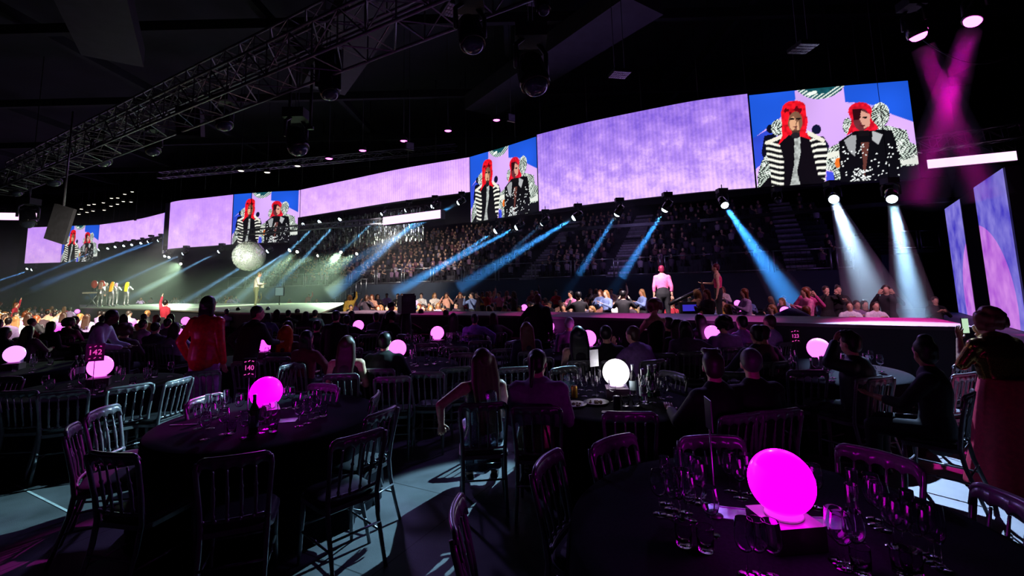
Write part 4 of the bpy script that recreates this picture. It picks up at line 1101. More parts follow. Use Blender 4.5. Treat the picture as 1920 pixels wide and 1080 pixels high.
for px, py, lab in [(857, 577, 'small globe lamp beyond the catwalk, leftmost there'), (983, 577, 'small globe lamp beyond the catwalk beside the man in black'), (1390, 577, 'small globe lamp beyond the catwalk, lower of two close together'), (1383, 569, 'small globe lamp beyond the catwalk, upper of two close together'), (1472, 584, 'small globe lamp beyond the catwalk beside the purple speaker'), (1564, 579, 'small globe lamp beyond the catwalk by the guests filming'),
                    (247, 605, 'small magenta globe lamp behind the left tables'), (145, 584, 'small globe lamp beside the left end of the main stage'), (348, 602, 'small globe lamp showing left of the red shirt'), (198, 620, 'small magenta globe lamp behind the man leaning at the left')]:
    p = at(px, py, .985); table(p.x, p.y, 'black draped table under the ' + lab.split(',')[0].replace('globe lamp', 'globe'), .91, 'black draped far tables'); globe(p.x, p.y, 'pale', lab, 'dark box under the ' + lab.replace('small ', ''))
    TB['f%d' % px] = (p.x, p.y, .91)

# ---- table signs
M_card = pm('dark card', (0.03, 0.02, 0.04), 0.4, scale=10)
M_cardw = pm('white card', (0.7, 0.75, 0.75), 0.5, scale=10)
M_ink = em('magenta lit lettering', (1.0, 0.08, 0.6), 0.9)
M_ink2 = pm('magenta printed card', (0.75, 0.03, 0.55), 0.5, scale=10)
def sign(px, py, pb, key, num, label, ztop=1.2, w=.12, h=.17, rz=0.0, card=None):
    x, y, R = TB[key]; q = at(px, pb, .752)
    t = thing('table_sign', label, 'sign', (q.x, q.y, .752), rz)
    MB().lathe([(0, 0), (.035, 0), (.035, .006), (.006, .012), (.004, .012)], 16).build('foot', M_dmetal, t)
    MB().tube([(0, 0, .01), (0, 0, ztop - .752 - h / 2)], .004, 6).build('pole', M_metal, t)
    c = MB().box((0, 0, ztop - .752), (w, .004, h)).build('card', card or M_card, t)
    if num:
        cu = bpy.data.curves.new('number', 'FONT'); cu.body = num; cu.size = w * .5; cu.align_x = 'CENTER'; cu.align_y = 'CENTER'; cu.extrude = .0008
        o = bpy.data.objects.new('number', cu); TMP.collection.objects.link(o)
        me = bpy.data.meshes.new_from_object(o.evaluated_get(tmp_dg())); bpy.data.objects.remove(o)
        me.materials.clear(); me.materials.append(M_ink)
        n_ = link('number', me, c); n_.rotation_euler = (PI / 2, 0, 0); n_.location = (0, -.004, ztop - .752)
        for nm, zz in (('upper_flourish', h * .33), ('lower_flourish', -h * .33)):
            mb = MB()
            for i in (-1, 0, 1): mb.tube([(i * w * .28 - .008, -.004, ztop - .752 + zz + .004 * i), (i * w * .28 + .008, -.004, ztop - .752 + zz + .010 * (1 - abs(i)))], .0035, 6)
            tag(mb.build(nm, M_ink, c), kind='stuff')
    return t
sign(463, 706, 792, '140', '140', 'dark table sign reading 140 behind the magenta globe', 1.22)
sign(172, 672, 742, '142', '142', 'magenta table sign reading 142 leaning behind the pale globe', 1.24, .17, .20, 0.5, M_ink2)
sign(1498, 640, 706, '123', '123', 'magenta lettered table sign reading 123 among tall glasses', 1.22)
sign(1342, 900, 968, 'big', '', 'tall table sign seen edge on over the nearest table', 1.23, .11, .15, 1.45)
sign(1117, 685, 742, 'white', '', 'blank white table sign card left of the white globe', 1.13, .11, .17, 0.5, M_cardw)

# ---- glassware
def glasses(feet, key, desc, z=.752, parts=True, seed=1):
    r = random.Random(seed); x0, y0, R = TB[key]; feet = sorted(feet, key=lambda f: f[0]); seen = {}
    ks = [f[2] if len(f) > 2 else r.choice(['wine', 'wine', 'flute']) for f in feet]
    for i, f in enumerate(feet):
        kind = ks[i]; seen[kind] = seen.get(kind, 0) + 1
        pos = ', the only one' if ks.count(kind) == 1 else ', %s from the left' % ORD[seen[kind] - 1]
        p = at(f[0], f[1], z); d = math.hypot(p.x - x0, p.y - y0)
        if d > R - .06: p.x = x0 + (p.x - x0) * (R - .06) / d; p.y = y0 + (p.y - y0) * (R - .06) / d
        nm = {'wine': 'wine glass', 'flute': 'tall champagne flute', 'tumbler': 'short tumbler'}[kind]
        glass(kind, p.x, p.y, nm + ' ' + desc + pos, {'wine': 'wine glasses', 'flute': 'champagne flutes', 'tumbler': 'tumblers'}[kind] + ' ' + desc, z, parts, r.random())
T_ = 'tumbler'; Fl = 'flute'; Wn = 'wine'
glasses([(384, 824, Wn), (370, 804), (395, 803, Wn), (388, 790, Fl), (419, 814, Wn), (434, 812, T_), (458, 821, Wn)], '140', 'left of the 140 globe', seed=2)
glasses([(489, 812, Wn), (498, 805, Wn), (511, 799), (512, 809, T_), (422, 779, Fl), (448, 781, Wn), (404, 783, Wn)], '140', 'in front of the 140 globe', seed=3)
glasses([(561, 799, Wn), (576, 794, Wn), (587, 786, Wn), (597, 782, Fl), (606, 780, T_), (534, 766, Wn), (545, 764), (554, 766, T_), (568, 778, Wn), (590, 774)], '140', 'right of the 140 globe', seed=4)
glasses([(1238, 964, Wn), (1250, 945, Fl), (1259, 955, Wn), (1264, 969, Wn), (1276, 976, Fl), (1286, 962, Wn), (1293, 976, Wn), (1308, 935, Wn), (1315, 945, Wn), (1295, 940), (1276, 925, Fl)], 'big', 'in the left cluster on the nearest table', seed=5)
glasses([(1370, 921, Wn), (1389, 934, Wn), (1404, 926, Wn), (1512, 950, Wn), (1531, 952, Wn)], 'big', 'behind the largest globe', seed=6)
glasses([(1283, 1022, T_), (1324, 1032, T_), (1335, 1003, Wn), (1402, 1078, Wn), (1452, 1083, Wn), (1425, 1079, Wn)], 'big', 'at the front of the nearest table', seed=7)
glasses([(1606, 979, Fl), (1606, 1015, Fl), (1640, 974, Wn), (1644, 986, Wn), (1656, 994), (1678, 1026, Wn), (1695, 1037, Wn), (1712, 1030, Fl), (1724, 1047, Wn), (1741, 1042, Wn), (1753, 1058, Wn), (1767, 1068, Fl)], 'big', 'in the right cluster on the nearest table', seed=8)
glasses([(1572, 1053, Wn), (1584, 1065, Wn), (1608, 1061, Wn), (1616, 1074, T_), (1693, 1076, T_), (1712, 1080, T_)], 'big', 'low on the right of the nearest table', seed=9)
glasses([(1064, 743, Wn), (1070, 735, Wn), (1080, 738, Wn), (1096, 743, Wn), (1089, 731, Fl), (1105, 732, Wn), (1116, 743, Wn), (1126, 735)], 'white', 'left of the white globe', seed=10)
glasses([(1210, 757, Wn), (1224, 755, Wn), (1240, 748, Wn), (1233, 745, Fl), (1247, 755, Wn), (1255, 745, Wn), (1173, 761, T_), (1193, 761, T_), (1203, 746, Fl), (1218, 744, Wn), (1149, 752, Wn), (1168, 745, Wn)], 'white', 'right of the white globe', seed=11)
def cluster(key, desc, n, seed, lo=.22, hi=.78):
    r = random.Random(seed); x0, y0, R = TB[key]; used = []
    k = 0
    while len(used) < n and k < 900:
        k += 1; a = r.uniform(0, 6.28); d = r.uniform(lo, hi); p = (x0 + d * math.cos(a), y0 + d * math.sin(a))
        if all(math.hypot(p[0] - q[0], p[1] - q[1]) > .085 for q in used): used.append(p)
    for p in used:
        kind = r.choice(['wine', 'wine', 'wine', 'flute', 'tumbler']); nm = {'wine': 'wine glass', 'flute': 'champagne flute', 'tumbler': 'tumbler'}[kind]
        glass(kind, p[0], p[1], '%s on %s, %s' % (nm, desc, ('left part' if p[0] < x0 - .25 else 'right part' if p[0] > x0 + .25 else 'middle') + (' front' if p[1] < y0 else ' back')), {'wine': 'wine glasses', 'flute': 'champagne flutes', 'tumbler': 'tumblers'}[kind] + ' on ' + desc, .752, False)
cluster('142', 'the table of the leaning magenta sign', 18, 21); cluster('123', 'the table before the catwalk end', 26, 22)
cluster('bottles', 'the table at the left edge', 13, 23); cluster('glassy', 'the middle table crowded with glasses', 30, 24)
cluster('amber', 'the table left of the orange-haired woman', 8, 25); cluster('hid', 'the table behind the suited man', 18, 26)
cluster('mid', 'the table of the white-haired guest', 12, 27); cluster('spill', 'the table of the dark long-haired woman', 16, 28)
cluster('rear', 'the table before the catwalk right of middle', 8, 29); cluster('left2', 'the table of the bobbed woman', 8, 30)
for k_, n in (('behind', 7), ('red', 5), ('c672', 5), ('left3', 7), ('f1390', 6), ('f1564', 6)): cluster(k_, 'one of the far tables', n, 31 + n)
def on(px, py, z=.752): p = at(px, py, z); return p.x, p.y
bottle(*on(475, 812), 'dark brown bottle at the near edge of the 140 table', 'brown')
bottle(*on(1188, 740), 'pale capped bottle right next to the white globe', 'clear')
bottle(*on(1219, 742), 'green bottle with pale label right of the white globe, left of a pair')
bottle(*on(1231, 741), 'green bottle right of the white globe, right of a pair')
bottle(*on(1207, 752), 'clear water bottle in front of the green pair', 'clear')
bottle(*on(188, 712), 'green bottle standing before the pale 142 globe')
bottle(*on(24, 690), 'green bottle before the lilac globe, left of two'); bottle(*on(37, 688), 'green bottle before the lilac globe, right of two')
bottle(*on(1318, 640), 'dark bottle before the pink globe right of middle', 'brown')
for px, py in ((140, 708), (152, 706)): bottle(*on(px, py), 'bottle among the glasses of the 142 table, %s' % ('nearer of two' if px == 140 else 'farther of two'), 'green')
M_can = pm('amber can', (0.45, 0.25, 0.03), 0.3, 0.6, scale=20)
for px, py, m, lab in ((1077, 746, M_can, 'amber drinks can left of the white globe'), (1157, 768, M_black, 'black drinks can in front of the white globe')):
    x, y = on(px, py); t = thing('drinks_can', lab, 'can', (x, y, .752)); MB().lathe([(0, 0), (.026, 0), (.033, .008), (.033, .11), (.028, .12), (0, .118)], 20).build('can_body', m, t); MB().box((0, .006, .1195), (.014, .024, .002)).build('pull_tab', M_metal, t)
M_china = pm('white china', (0.6, 0.6, 0.62), 0.3, scale=5); M_food = pm('food scraps', (0.2, 0.12, 0.06), 0.7, scale=60, amt=.6)
for px, py, lab in ((1118, 756, 'plate of food scraps in front of the white globe'), (1076, 760, 'plate at the left rim of the white globe table')):
    x, y = on(px, py); t = thing('dinner_plate', lab, 'plate', (x, y, .752)); MB().lathe([(0, .002), (.07, .002), (.12, .014), (.122, .016), (.07, .007), (0, .006)], 32).build('plate_body', M_china, t)
    mb = MB()
    for i in range(16): a = rnd.uniform(0, 6.28); d = rnd.uniform(0, .07); mb.ball((d * math.cos(a), d * math.sin(a), .014), (rnd.uniform(.008, .018), rnd.uniform(.008, .02), .008), 6, 5)
    tag(mb.build('food', M_food, t), kind='stuff')
M_acr = pm('silvery menu card', (0.45, 0.5, 0.6), 0.15, 0.5, scale=8, amt=.4)
for px, py, w, d, rz, lab in ((1383, 965, .26, .12, -.3, 'silvery menu card lying left of the largest globe'), (1543, 985, .17, .13, -.05, 'silvery menu card lying right of the largest globe'), (538, 789, .16, .12, .2, 'silvery folded card lying right of the 140 globe'), (1143, 773, .14, .06, -.2, 'white napkin at the front of the white globe table'), (300 + 30, 798, .14, .02, .1, 'table knife at the left rim of the 140 table')):
    x, y = on(px, py); mb = MB()
    if 'knife' in lab: mb.box((0, 0, .004), (.10, .014, .006)); mb.box((.12, 0, .004), (.12, .018, .003)); nm = 'table_knife'
    else: mb.prism(rrect(w, d, .01, 2), 0, .003); mb.box((0, d * .48, .004), (w * .9, .006, .004)); nm = 'menu_card' if 'card' in lab else 'napkin'
    o = mb.build(nm, M_acr if 'napkin' not in lab else M_cardw); o.location = (x, y, .753); o.rotation_euler = (0, 0, rz); tag(o, lab, 'card' if 'card' in lab else ('knife' if 'knife' in lab else 'napkin'))

# ================================================================ empty chairs that the photo shows clearly
CL = [
 (440, 857, '140', 'empty dark chair in front of the 140 table, back squarely to the camera'),
 (131, 803, '140', 'empty chair at far left with purple-lit crest, left of the 140 table'),
 (207, 852, '140', 'empty chair turned right at the lower left, nearer than the purple crested one'),
 (190, 768, '140', 'empty chair seen edge on between the 140 and 142 tables'),
 (247, 724, '142', 'empty chair with pale blue-lit spindles right of the 142 table'),
 (119, 734, '142', 'empty dark chair on the near side of the 142 table'),
 (32, 735, 4, 'empty dark chair at the left edge near the 142 table'),
 (338, 712, 85, 'empty blue-lit chair behind the left part of the 140 table'),
 (380, 697, 12, 'empty dark chair behind the 140 table under the lilac trousers'),
 (383, 745, '140', 'empty chair facing the camera behind the left glasses of the 140 table'),
 (459, 679, -4, 'empty dark chair behind the 140 sign'),
 (519, 671, 0, 'empty dark chair below the orange-haired woman'),
 (577, 664, 4, 'empty dark chair below the woman in dark red'),
 (543, 684, 80, 'white-lit chair seen edge on behind the 140 globe'),
 (608, 722, '140', 'empty chair with magenta crest facing the camera at the right of the 140 table'),
 (706, 740, '140', 'small chair with bright magenta crest right of the 140 table'),
 (719, 772, '140', 'empty chair seen nearly edge on between two others right of the 140 table'),
 (676, 816, '140', 'nearest empty chair right of the 140 table, slanted purple crest'),
 (735, 708, 6, 'empty dark chair behind the suited man, left of a pair'),
 (801, 700, -4, 'empty dark chair right of the suited man, right of a pair'),
 (1181, 775, 'white', 'empty dark chair on the near side of the white globe table'),
 (1147, 824, 'big', 'empty chair with magenta crest left behind the nearest table'),
 (1022, 860, 'big', 'empty chair turned right at the left of the nearest table, purple edge'),
 (853, 960, 'big', 'nearest empty chair low in the middle with purple rim'),
 (1331, 821, 'big', 'empty chair with magenta crest straight behind the nearest table'),
 (1645, 850, 'big', 'empty chair with broad scalloped crest right behind the nearest table'),
 (1908, 940, 'big', 'empty chair cut by the right edge beside the nearest table'),
 (1514, 696, -8, 'empty dark chair left of the man with a hand to his head'),
 (1633, 708, 20, 'empty dark chair between the two seated silhouettes at the right'),
 (1812, 702, 18, 'blue-lit chair in the bright floor light beside the red skirt'),
 (1806, 683, 26, 'pale chair just behind the blue-lit one beside the red skirt'),
 (1056, 690, 'white', 'white-lit chair facing the camera left behind the white globe table'),
 (1263, 700, 'white', 'chair with white and magenta crest right of the white globe table'),
 (1102, 671, 4, 'empty chair behind the white sign card'), (1168, 668, -2, 'empty chair right behind the white globe'),
 (20, 708, 175, 'small pale chair facing the camera at the left edge'),
 (690, 628, 30, 'empty blue-lit chair left of the suited man'), (658, 655, 40, 'blue-lit chair beside the bare-shouldered woman'),
 (900, 640, 0, 'empty chair in front of the glass-crowded table, right'), (855, 652, 0, 'empty chair in front of the glass-crowded table, middle'), (800, 645, 6, 'empty chair in front of the glass-crowded table, left'),
 (757, 628, -30, 'small purple-lit chair left of the glass rows'), (880, 626, 165, 'small purple chair facing the camera right of the glass rows'),
 (915, 632, -80, 'purple-lit chair seen edge on right of the glass rows'), (928, 620, 20, 'purple chair behind the edge-on one'), (960, 640, 60, 'white-lit chair left of the seated woman with long hair'),
 (868, 663, 170, 'small pale purple chair left of the long-haired woman in silver'), (945, 655, 8, 'dark chair between the long-haired woman and the glass rows'),
 (965, 690, 10, 'pale rimmed chair between the two women seated in the middle'), (855, 690, 20, 'dark chair at the elbow of the long-haired woman'),
 (1240, 664, -10, 'dark chair behind the white globe table under the lilac shirt'), (1010, 672, 0, 'dark rimmed chair behind the woman with the ponytail'),
 (1375, 700, -20, 'dark chair partly hidden between the two short-haired men'), (1450, 735, 40, 'dark chair at the right of the grey-haired man'),
]
for px, py, deg, lab in CL: chair_at(px, py, deg, lab, None, py > 690)

# ================================================================ people
def short_lab(label):
    w = label.replace(',', '').split(); return 'chair of the ' + ' '.join(w[:12])
def seat(px, py, deg, label, fig, ch=True, **kw):
    ztop = kw.pop('ztop', 1.31) * 1.0
    p = at(px, py, ztop); r = math.radians(deg)
    o = person((p.x, p.y, 0), r, label, fig, **kw)
    if ch: chair(p.x, p.y, r, short_lab(label), 'chairs taken by seated guests', py > 640)
    return o
def stand(px, py, y, deg, label, fig, h=None, z=0.0, **kw):
    p = atd(px, py, y); sc = ((p.z - z) / 1.735) if h is None else h / 1.735
    kw.setdefault('scale', max(.88, min(1.12, sc)))
    return person((p.x, p.y, z), math.radians(deg), label, fig, **kw)
G = cmat
stand(390, 553, 6.6, -8, 'person standing in a loose red satin shirt and lilac trousers', Fig('stand', arms=('pocket', 'down'), stout=1.15), hair='bob', hair_c=(20, 14, 14), top='loose', top_m=G('satin', (235, 25, 55), .35), low='wide', low_m=G('linen', (220, 150, 240), .8), vox=.011)
stand(465, 577, 7.2, -25, 'person standing in black leaning over right of the red shirt', Fig('stand', lean=.22, stout=1.2, arms=('hip', 'table'), head_turn=.5), hair='short', hair_c=(16, 12, 12), top='jacket', top_c=(14, 14, 18), h=1.72, vox=.013)
stand(178, 572, 7.6, -70, 'person standing in white shirt and dark waistcoat leaning over a left table', Fig('stand', lean=.3, arms=('table', 'table'), head_tilt=.2), hair='short', hair_c=(24, 12, 14), skin='dark', top='shirt', top_m=G('cotton', (190, 190, 215), .7), low='trousers', h=1.72, vox=.013)
seat(538, 612, 4, 'woman with long orange hair seated with her back to us', Fig('sit', arms=('lap', 'table')), hair='vlong', hair_c=(205, 110, 20), top='shirt', top_c=(70, 18, 34), vox=.013)
seat(577, 622, -18, 'woman in a dark red blouse resting her arm beside the orange-haired one', Fig('sit', arms=('lap', 'rest')), hair='bob', hair_c=(20, 14, 14), top='shirt', top_c=(110, 25, 60), vox=.014)
stand(630, 584, 8.3, 0, 'broad person in black standing behind the orange-haired woman', Fig('stand', stout=1.2), hair='short', hair_c=(14, 12, 14), top='jacket', top_c=(10, 10, 16), h=1.55, vox=.015)
seat(595, 602, -25, 'person in black seated left of the broad standing one', Fig('sit', head_turn=-.6), hair='short', hair_c=(18, 10, 12), top='jacket', top_c=(12, 12, 18), vox=.015)
seat(652, 632, 5, 'bare-shouldered woman with long brown hair seated left of the suited man', Fig('sit', arms=('lap', 'lap')), hair='long', hair_c=(62, 38, 34), top='strap', top_c=(60, 26, 50), vox=.012)
seat(722, 626, -2, 'dark suited man seated with broad back to us', Fig('sit', stout=1.3, arms=('table', 'table')), hair='short', hair_c=(12, 10, 12), top='jacket', top_c=(10, 10, 16), vox=.012)
seat(903, 657, 6, 'woman with very long fair brown hair in a silver dress, elbow on chair back', Fig('sit', twist=-.15, arms=('rest', 'lap'), head_turn=-.3), hair='vlong', hair_c=(92, 66, 58), skin='light', top='strap', top_m=glitter('silver sequins', (150, 160, 175)), low='skirt', low_m=glitter('silver skirt', (130, 140, 160)), vox=.009)
seat(1008, 659, -8, 'woman with dark ponytail in a pale pink top and sequined skirt', Fig('sit', stout=1.25, arms=('lap', 'lap'), head_turn=.3), hair='pony', hair_c=(22, 16, 20), top='shirt', sleeve=.55, top_c=(150, 105, 160), low='skirt', low_m=glitter('bronze sequins', (110, 90, 70)), vox=.009)
seat(986, 606, 14, 'woman with long brown hair and blue top seated right of the glass rows', Fig('sit'), hair='long', hair_c=(96, 52, 48), top='shirt', top_c=(30, 30, 60), vox=.014)
seat(1067, 597, 0, 'white-haired guest in a pale pink top', Fig('sit', stout=1.1), hair='crop', hair_c=(190, 175, 195), top='shirt', top_c=(165, 110, 175), vox=.014)
seat(1083, 614, 4, 'bare-shouldered woman with straight dark long hair by the pink globe', Fig('sit', stout=1.05), hair='vlong', hair_c=(16, 18, 34), skin='light', top='strap', top_c=(30, 20, 40), vox=.012)
seat(1136, 613, 10, 'man in black seated right of the dark long-haired woman', Fig('sit', stout=1.15, head_turn=.5), hair='crop', hair_c=(30, 22, 26), top='jacket', top_c=(12, 12, 20), vox=.013)
seat(1197, 613, 22, 'big man in a lilac shirt leaning left with hand to his chin', Fig('sit', stout=1.45, lean=.15, twist=-.3, arms=('chin', 'wide')), hair='short', hair_c=(70, 46, 44), top='shirt', top_c=(150, 105, 185), vox=.012)
stand(1226, 566, 7.4, 20, 'woman with curly hair standing in a black sleeveless dress', Fig('stand', arms=('table', 'table'), stout=.95), hair='curly', hair_c=(120, 50, 60), top='strap', top_c=(12, 10, 14), low='gown', low_c=(12, 10, 14), h=1.62, vox=.014)
stand(1240, 497, 13.3, -14, 'crew member standing on the riser in a pale shirt with braces', Fig('stand', arms=('down', 'down'), lean=.1), z=.65, hair='short', hair_c=(120, 20, 60), top='shirt', top_m=G('shirt', (235, 120, 175), .7), sleeve=.75, h=1.78, vox=.014)
stand(1343, 496, 13.1, 62, 'crew member standing on the riser in a pink vest facing left', Fig('stand', arms=('down', 'table'), stout=.9), z=.65, hair='short', hair_c=(90, 14, 40), top='strap', top_c=(230, 50, 120), h=1.78, vox=.014)
stand(1008, 549, 9.7, 0, 'bald person in black standing before the catwalk in the middle', Fig('stand', stout=1.15, arms=('hip', 'down')), hair=None, skin='dark', top='shirt', top_c=(12, 12, 20), h=1.76, vox=.016)
seat(890, 590, 0, 'man in a purple shirt seated beyond the glass rows', Fig('sit', stout=1.25, arms=('lap', 'rest')), hair='short', hair_c=(40, 20, 40), top='shirt', top_c=(150, 110, 215), vox=.015)
seat(1354, 598, 8, 'dark-haired guest in a lilac striped shirt right of the bottle globe', Fig('sit', stout=1.3), hair='curly', hair_c=(20, 12, 20), top='shirt', top_c=(165, 125, 190), vox=.014)
seat(1389, 593, 16, 'guest in a pale lilac shirt, left of a pair before the catwalk', Fig('sit', stout=1.1), hair='short', hair_c=(14, 10, 14), top='shirt', top_c=(190, 155, 225), vox=.015)
seat(1441, 592, 30, 'guest in a pale lilac shirt beside the black draped speaker', Fig('sit', stout=1.15, arms=('table', 'wide')), hair='short', hair_c=(70, 30, 40), top='shirt', top_c=(190, 155, 225), vox=.015)
seat(1417, 612, 6, 'man in black waistcoat with pale sleeves seated in front of the lilac shirts', Fig('sit', stout=1.2, arms=('wide', 'wide')), hair='short', hair_c=(16, 12, 16), top='jacket', top_c=(40, 26, 60), vox=.013)
seat(1335, 663, 18, 'man with tousled short hair seated left of the close pair in front', Fig('sit', stout=1.2, head_turn=.5, arms=('table', 'lap')), hair='quiff', hair_c=(58, 34, 44), top='jacket', top_c=(12, 12, 16), vox=.010)
seat(1406, 658, 12, 'man with cropped grey hair seated right of the close pair in front', Fig('sit', stout=1.15, head_turn=.45, arms=('table', 'lap')), hair='crop', hair_c=(95, 85, 95), top='jacket', top_c=(12, 12, 18), vox=.010)
seat(1592, 626, 22, 'man in a dark suit seated with one hand raised to his head', Fig('sit', stout=1.25, twist=-.25, arms=('head', 'wide'), head_turn=.3), hair='quiff', hair_c=(16, 12, 14), top='jacket', top_m=G('suit', (20, 28, 44), .6), vox=.010)
seat(1728, 629, 38, 'person in black with a bun looking left at the right', Fig('sit', stout=1.05, head_turn=.7, arms=('table', 'lap')), hair='topknot', hair_c=(24, 14, 16), skin='mid', top='shirt', sleeve=.8, top_c=(12, 12, 16), vox=.010, ztop=1.36)
f = Fig('stand', stout=1.5, arms=('film', 'film'), lean=.12)
pw = stand(1866, 580, 4.25, 6, 'woman filming with a phone in a glittering bronze top and dark red skirt', f, hair='curly', hair_c=(150, 90, 80), skin='light', top='shirt', sleeve=.5, top_m=glitter('bronze glitter', (150, 110, 60)), low='gown', low_m=G('crimson', (205, 25, 75), .6), h=1.57, vox=.010)
pm_ = Matrix.Translation(pw.location) @ Matrix.Rotation(pw.rotation_euler.z, 4, 'Z') @ Matrix.Scale(pw.scale[0], 4)
ph = pm_ @ ((f.wr[-1] + f.wr[1]) / 2 + V((0, .06, .13)))
t = thing('mobile_phone', 'mobile phone with lit screen held up by the woman filming', 'phone', ph, pw.rotation_euler.z)
MB().prism(rrect(.075, .012, .004, 2), -.075, .075).build('phone_case', M_black, t); MB().box((0, -.0075, 0), (.068, .002, .138)).build('phone_screen', em('phone screen', srgb(190, 225, 190), 1.0), t)

# people seated round the left and middle tables, listed by where their head tops show
hs = ['short', 'long', 'bob', 'curly', 'crop', 'bun', 'vlong']
GL = [(98, 604, -10, 2, (20, 12, 20), (16, 14, 26)), (143, 594, -60, 0, (16, 12, 16), (14, 14, 22)), (236, 612, 10, 3, (86, 46, 50), (70, 30, 60)), (215, 598, 20, 2, (30, 18, 26), (110, 60, 130)), (270, 600, -20, 0, (22, 16, 20), (170, 150, 190)),
      (293, 606, 0, 4, (26, 18, 22), (60, 26, 70)), (316, 598, -10, 0, (16, 12, 16), (60, 26, 70)), (331, 606, -15, 1, (60, 34, 40), (160, 130, 180)), (217, 585, 0, 1, (20, 14, 18), (30, 20, 40)), (232, 590, 40, 1, (26, 18, 20), (60, 30, 60)),
      (426, 580, 5, 0, (26, 26, 44), (170, 200, 210)), (447, 577, 5, 0, (20, 20, 34), (40, 40, 70)), (503, 576, 0, 4, (150, 170, 180), (60, 60, 90)), (503, 588, 0, 2, (20, 18, 34), (115, 110, 175)), (520, 581, 0, 1, (24, 20, 36), (36, 34, 60)),
      (541, 582, 0, 0, (26, 22, 36), (30, 28, 52)), (558, 580, 0, 4, (30, 26, 40), (40, 60, 80)), (591, 582, 10, 0, (46, 36, 50), (60, 90, 110)), (541, 603, 0, 2, (30, 20, 16), (30, 16, 24)), (574, 585, 0, 2, (40, 30, 44), (30, 28, 46)),
      (660, 584, -20, 2, (26, 20, 30), (40, 70, 76)), (706, 587, 0, 0, (60, 60, 70), (120, 90, 130)), (735, 588, -30, 3, (40, 24, 30), (20, 16, 26)), (757, 586, 10, 1, (60, 36, 44), (20, 16, 26)), (790, 580, -20, 0, (26, 20, 30), (30, 26, 50)),
      (836, 582, 0, 0, (40, 26, 40), (20, 14, 24)), (850, 588, 0, 1, (26, 18, 26), (18, 14, 24)), (924, 588, 20, 2, (60, 30, 40), (60, 26, 56)), (1268, 600, 0, 6, (30, 18, 26), (26, 16, 30)), (1252, 596, 0, 0, (24, 14, 20), (24, 14, 24)),
      (1310, 590, 10, 1, (30, 18, 26), (70, 30, 70)), (1283, 603, -10, 2, (26, 14, 22), (90, 50, 100)), (1427, 612, 20, 4, (60, 30, 40), (120, 50, 80)), (56, 612, 0, 1, (40, 24, 30), (120, 60, 110)), (12, 615, -20, 2, (30, 20, 26), (60, 26, 50)),
      (80, 588, 10, 0, (36, 24, 26), (70, 50, 60)), (0, 600, -10, 1, (40, 26, 30), (30, 18, 34)), (130, 600, 20, 3, (60, 34, 30), (80, 30, 60)), (190, 605, -30, 0, (30, 18, 22), (60, 30, 60)), (650, 592, 20, 0, (24, 18, 26), (24, 20, 34))]
def cname(c):
    r, g, b = c; m = max(c)
    if m < 50: return 'black'
    if m - min(c) < 22: return 'grey' if m < 140 else 'white'
    if r > 150 and g < 90: return 'red'
    if b >= r and b > g: return ('pale blue' if g > 130 and r < g else 'lilac') if m > 130 else 'dark purple'
    if r >= b and g > 130: return 'cream'
    if g > r: return 'teal'
    return 'dark pink' if m < 140 else 'pink'
hn = {'short': 'short', 'long': 'long', 'bob': 'bobbed', 'curly': 'curly', 'crop': 'cropped', 'bun': 'pinned-up', 'vlong': 'very long'}
hcn = lambda c: 'grey' if min(c) > 120 else ('dark' if max(c) < 50 else 'brown')
def near_table(x, y):
    k_ = min(TB, key=lambda k: (TB[k][0] - x) ** 2 + (TB[k][1] - y) ** 2)
    return {'140': 'the 140 table', 'big': 'the nearest table', 'white': 'the white globe table', '142': 'the 142 table', '123': 'the 123 table', 'bottles': 'the left edge table', 'amber': 'the table behind the 140 one', 'glassy': 'the glass-crowded table', 'behind': 'the table behind the glass rows', 'hid': 'the table behind the suited man', 'mid': 'the white-haired guest', 'spill': 'the long-haired woman', 'rear': 'the bottle globe', 'left2': 'the small left globe', 'left3': 'the far left globe', 'red': 'the red shirt', 'c672': 'the left middle globe'}.get(k_, 'a far globe')
poses = [Fig('sit', arms=('lap', 'lap')), Fig('sit', arms=('table', 'table')), Fig('sit', arms=('clap', 'clap')), Fig('sit', arms=('lap', 'rest'), stout=1.15)]
for i, (px, py, deg, hi, hc, tc) in enumerate(GL):
    st = hs[hi]; pz = i % 4; p = at(px, py, 1.31); far = py < 596
    lab = 'guest with %s %s hair, %s top, by %s' % (hn[st], hcn(hc), cname(tc), near_table(p.x, p.y))
    seat(px, py, deg + 6, lab, poses[pz], ch=True, hair=st, hair_c=hc, top_c=tc, skin=rnd.choice(['light', 'light', 'mid']), vox=.022 if far else .016, key=('sit', pz, st, far), group='guests seated at the tables')

# a black speaker under a purple topped cloth, cameras, camera man by the catwalk
p = at(1490, 650, .55)
t = thing('draped_speaker', 'black draped speaker with a purple top beside the lilac shirts', 'speaker', (p.x, p.y, 0), .3)
MB().prism(rrect(.62, .55, .1), 0, 1.0).build('cloth_base', M_cloth, t)
mb = MB(); k = 9
mb.tube([(0, -.27, 1.0), (0, -.20, 1.12), (0, 0, 1.2), (0, .2, 1.12), (0, .27, 1.0)], [.22, .25, .26, .25, .22], 14, flat=.5, side=(1, 0, 0)); mb.build('cloth_top', pm('purple cloth', (0.16, 0.08, 0.5), .6, scale=8), t)
p = atd(762, 585, 10.6)
t = thing('pedestal_camera', 'tall black television camera on a pedestal left of the catwalk crowd', 'camera', (p.x, p.y, 0), .4)
MB().lathe([(0, 0), (.4, 0), (.4, .12), (.14, .2), (.12, 1.1), (.09, 1.35), (0, 1.35)], 16).build('pedestal', M_black, t)
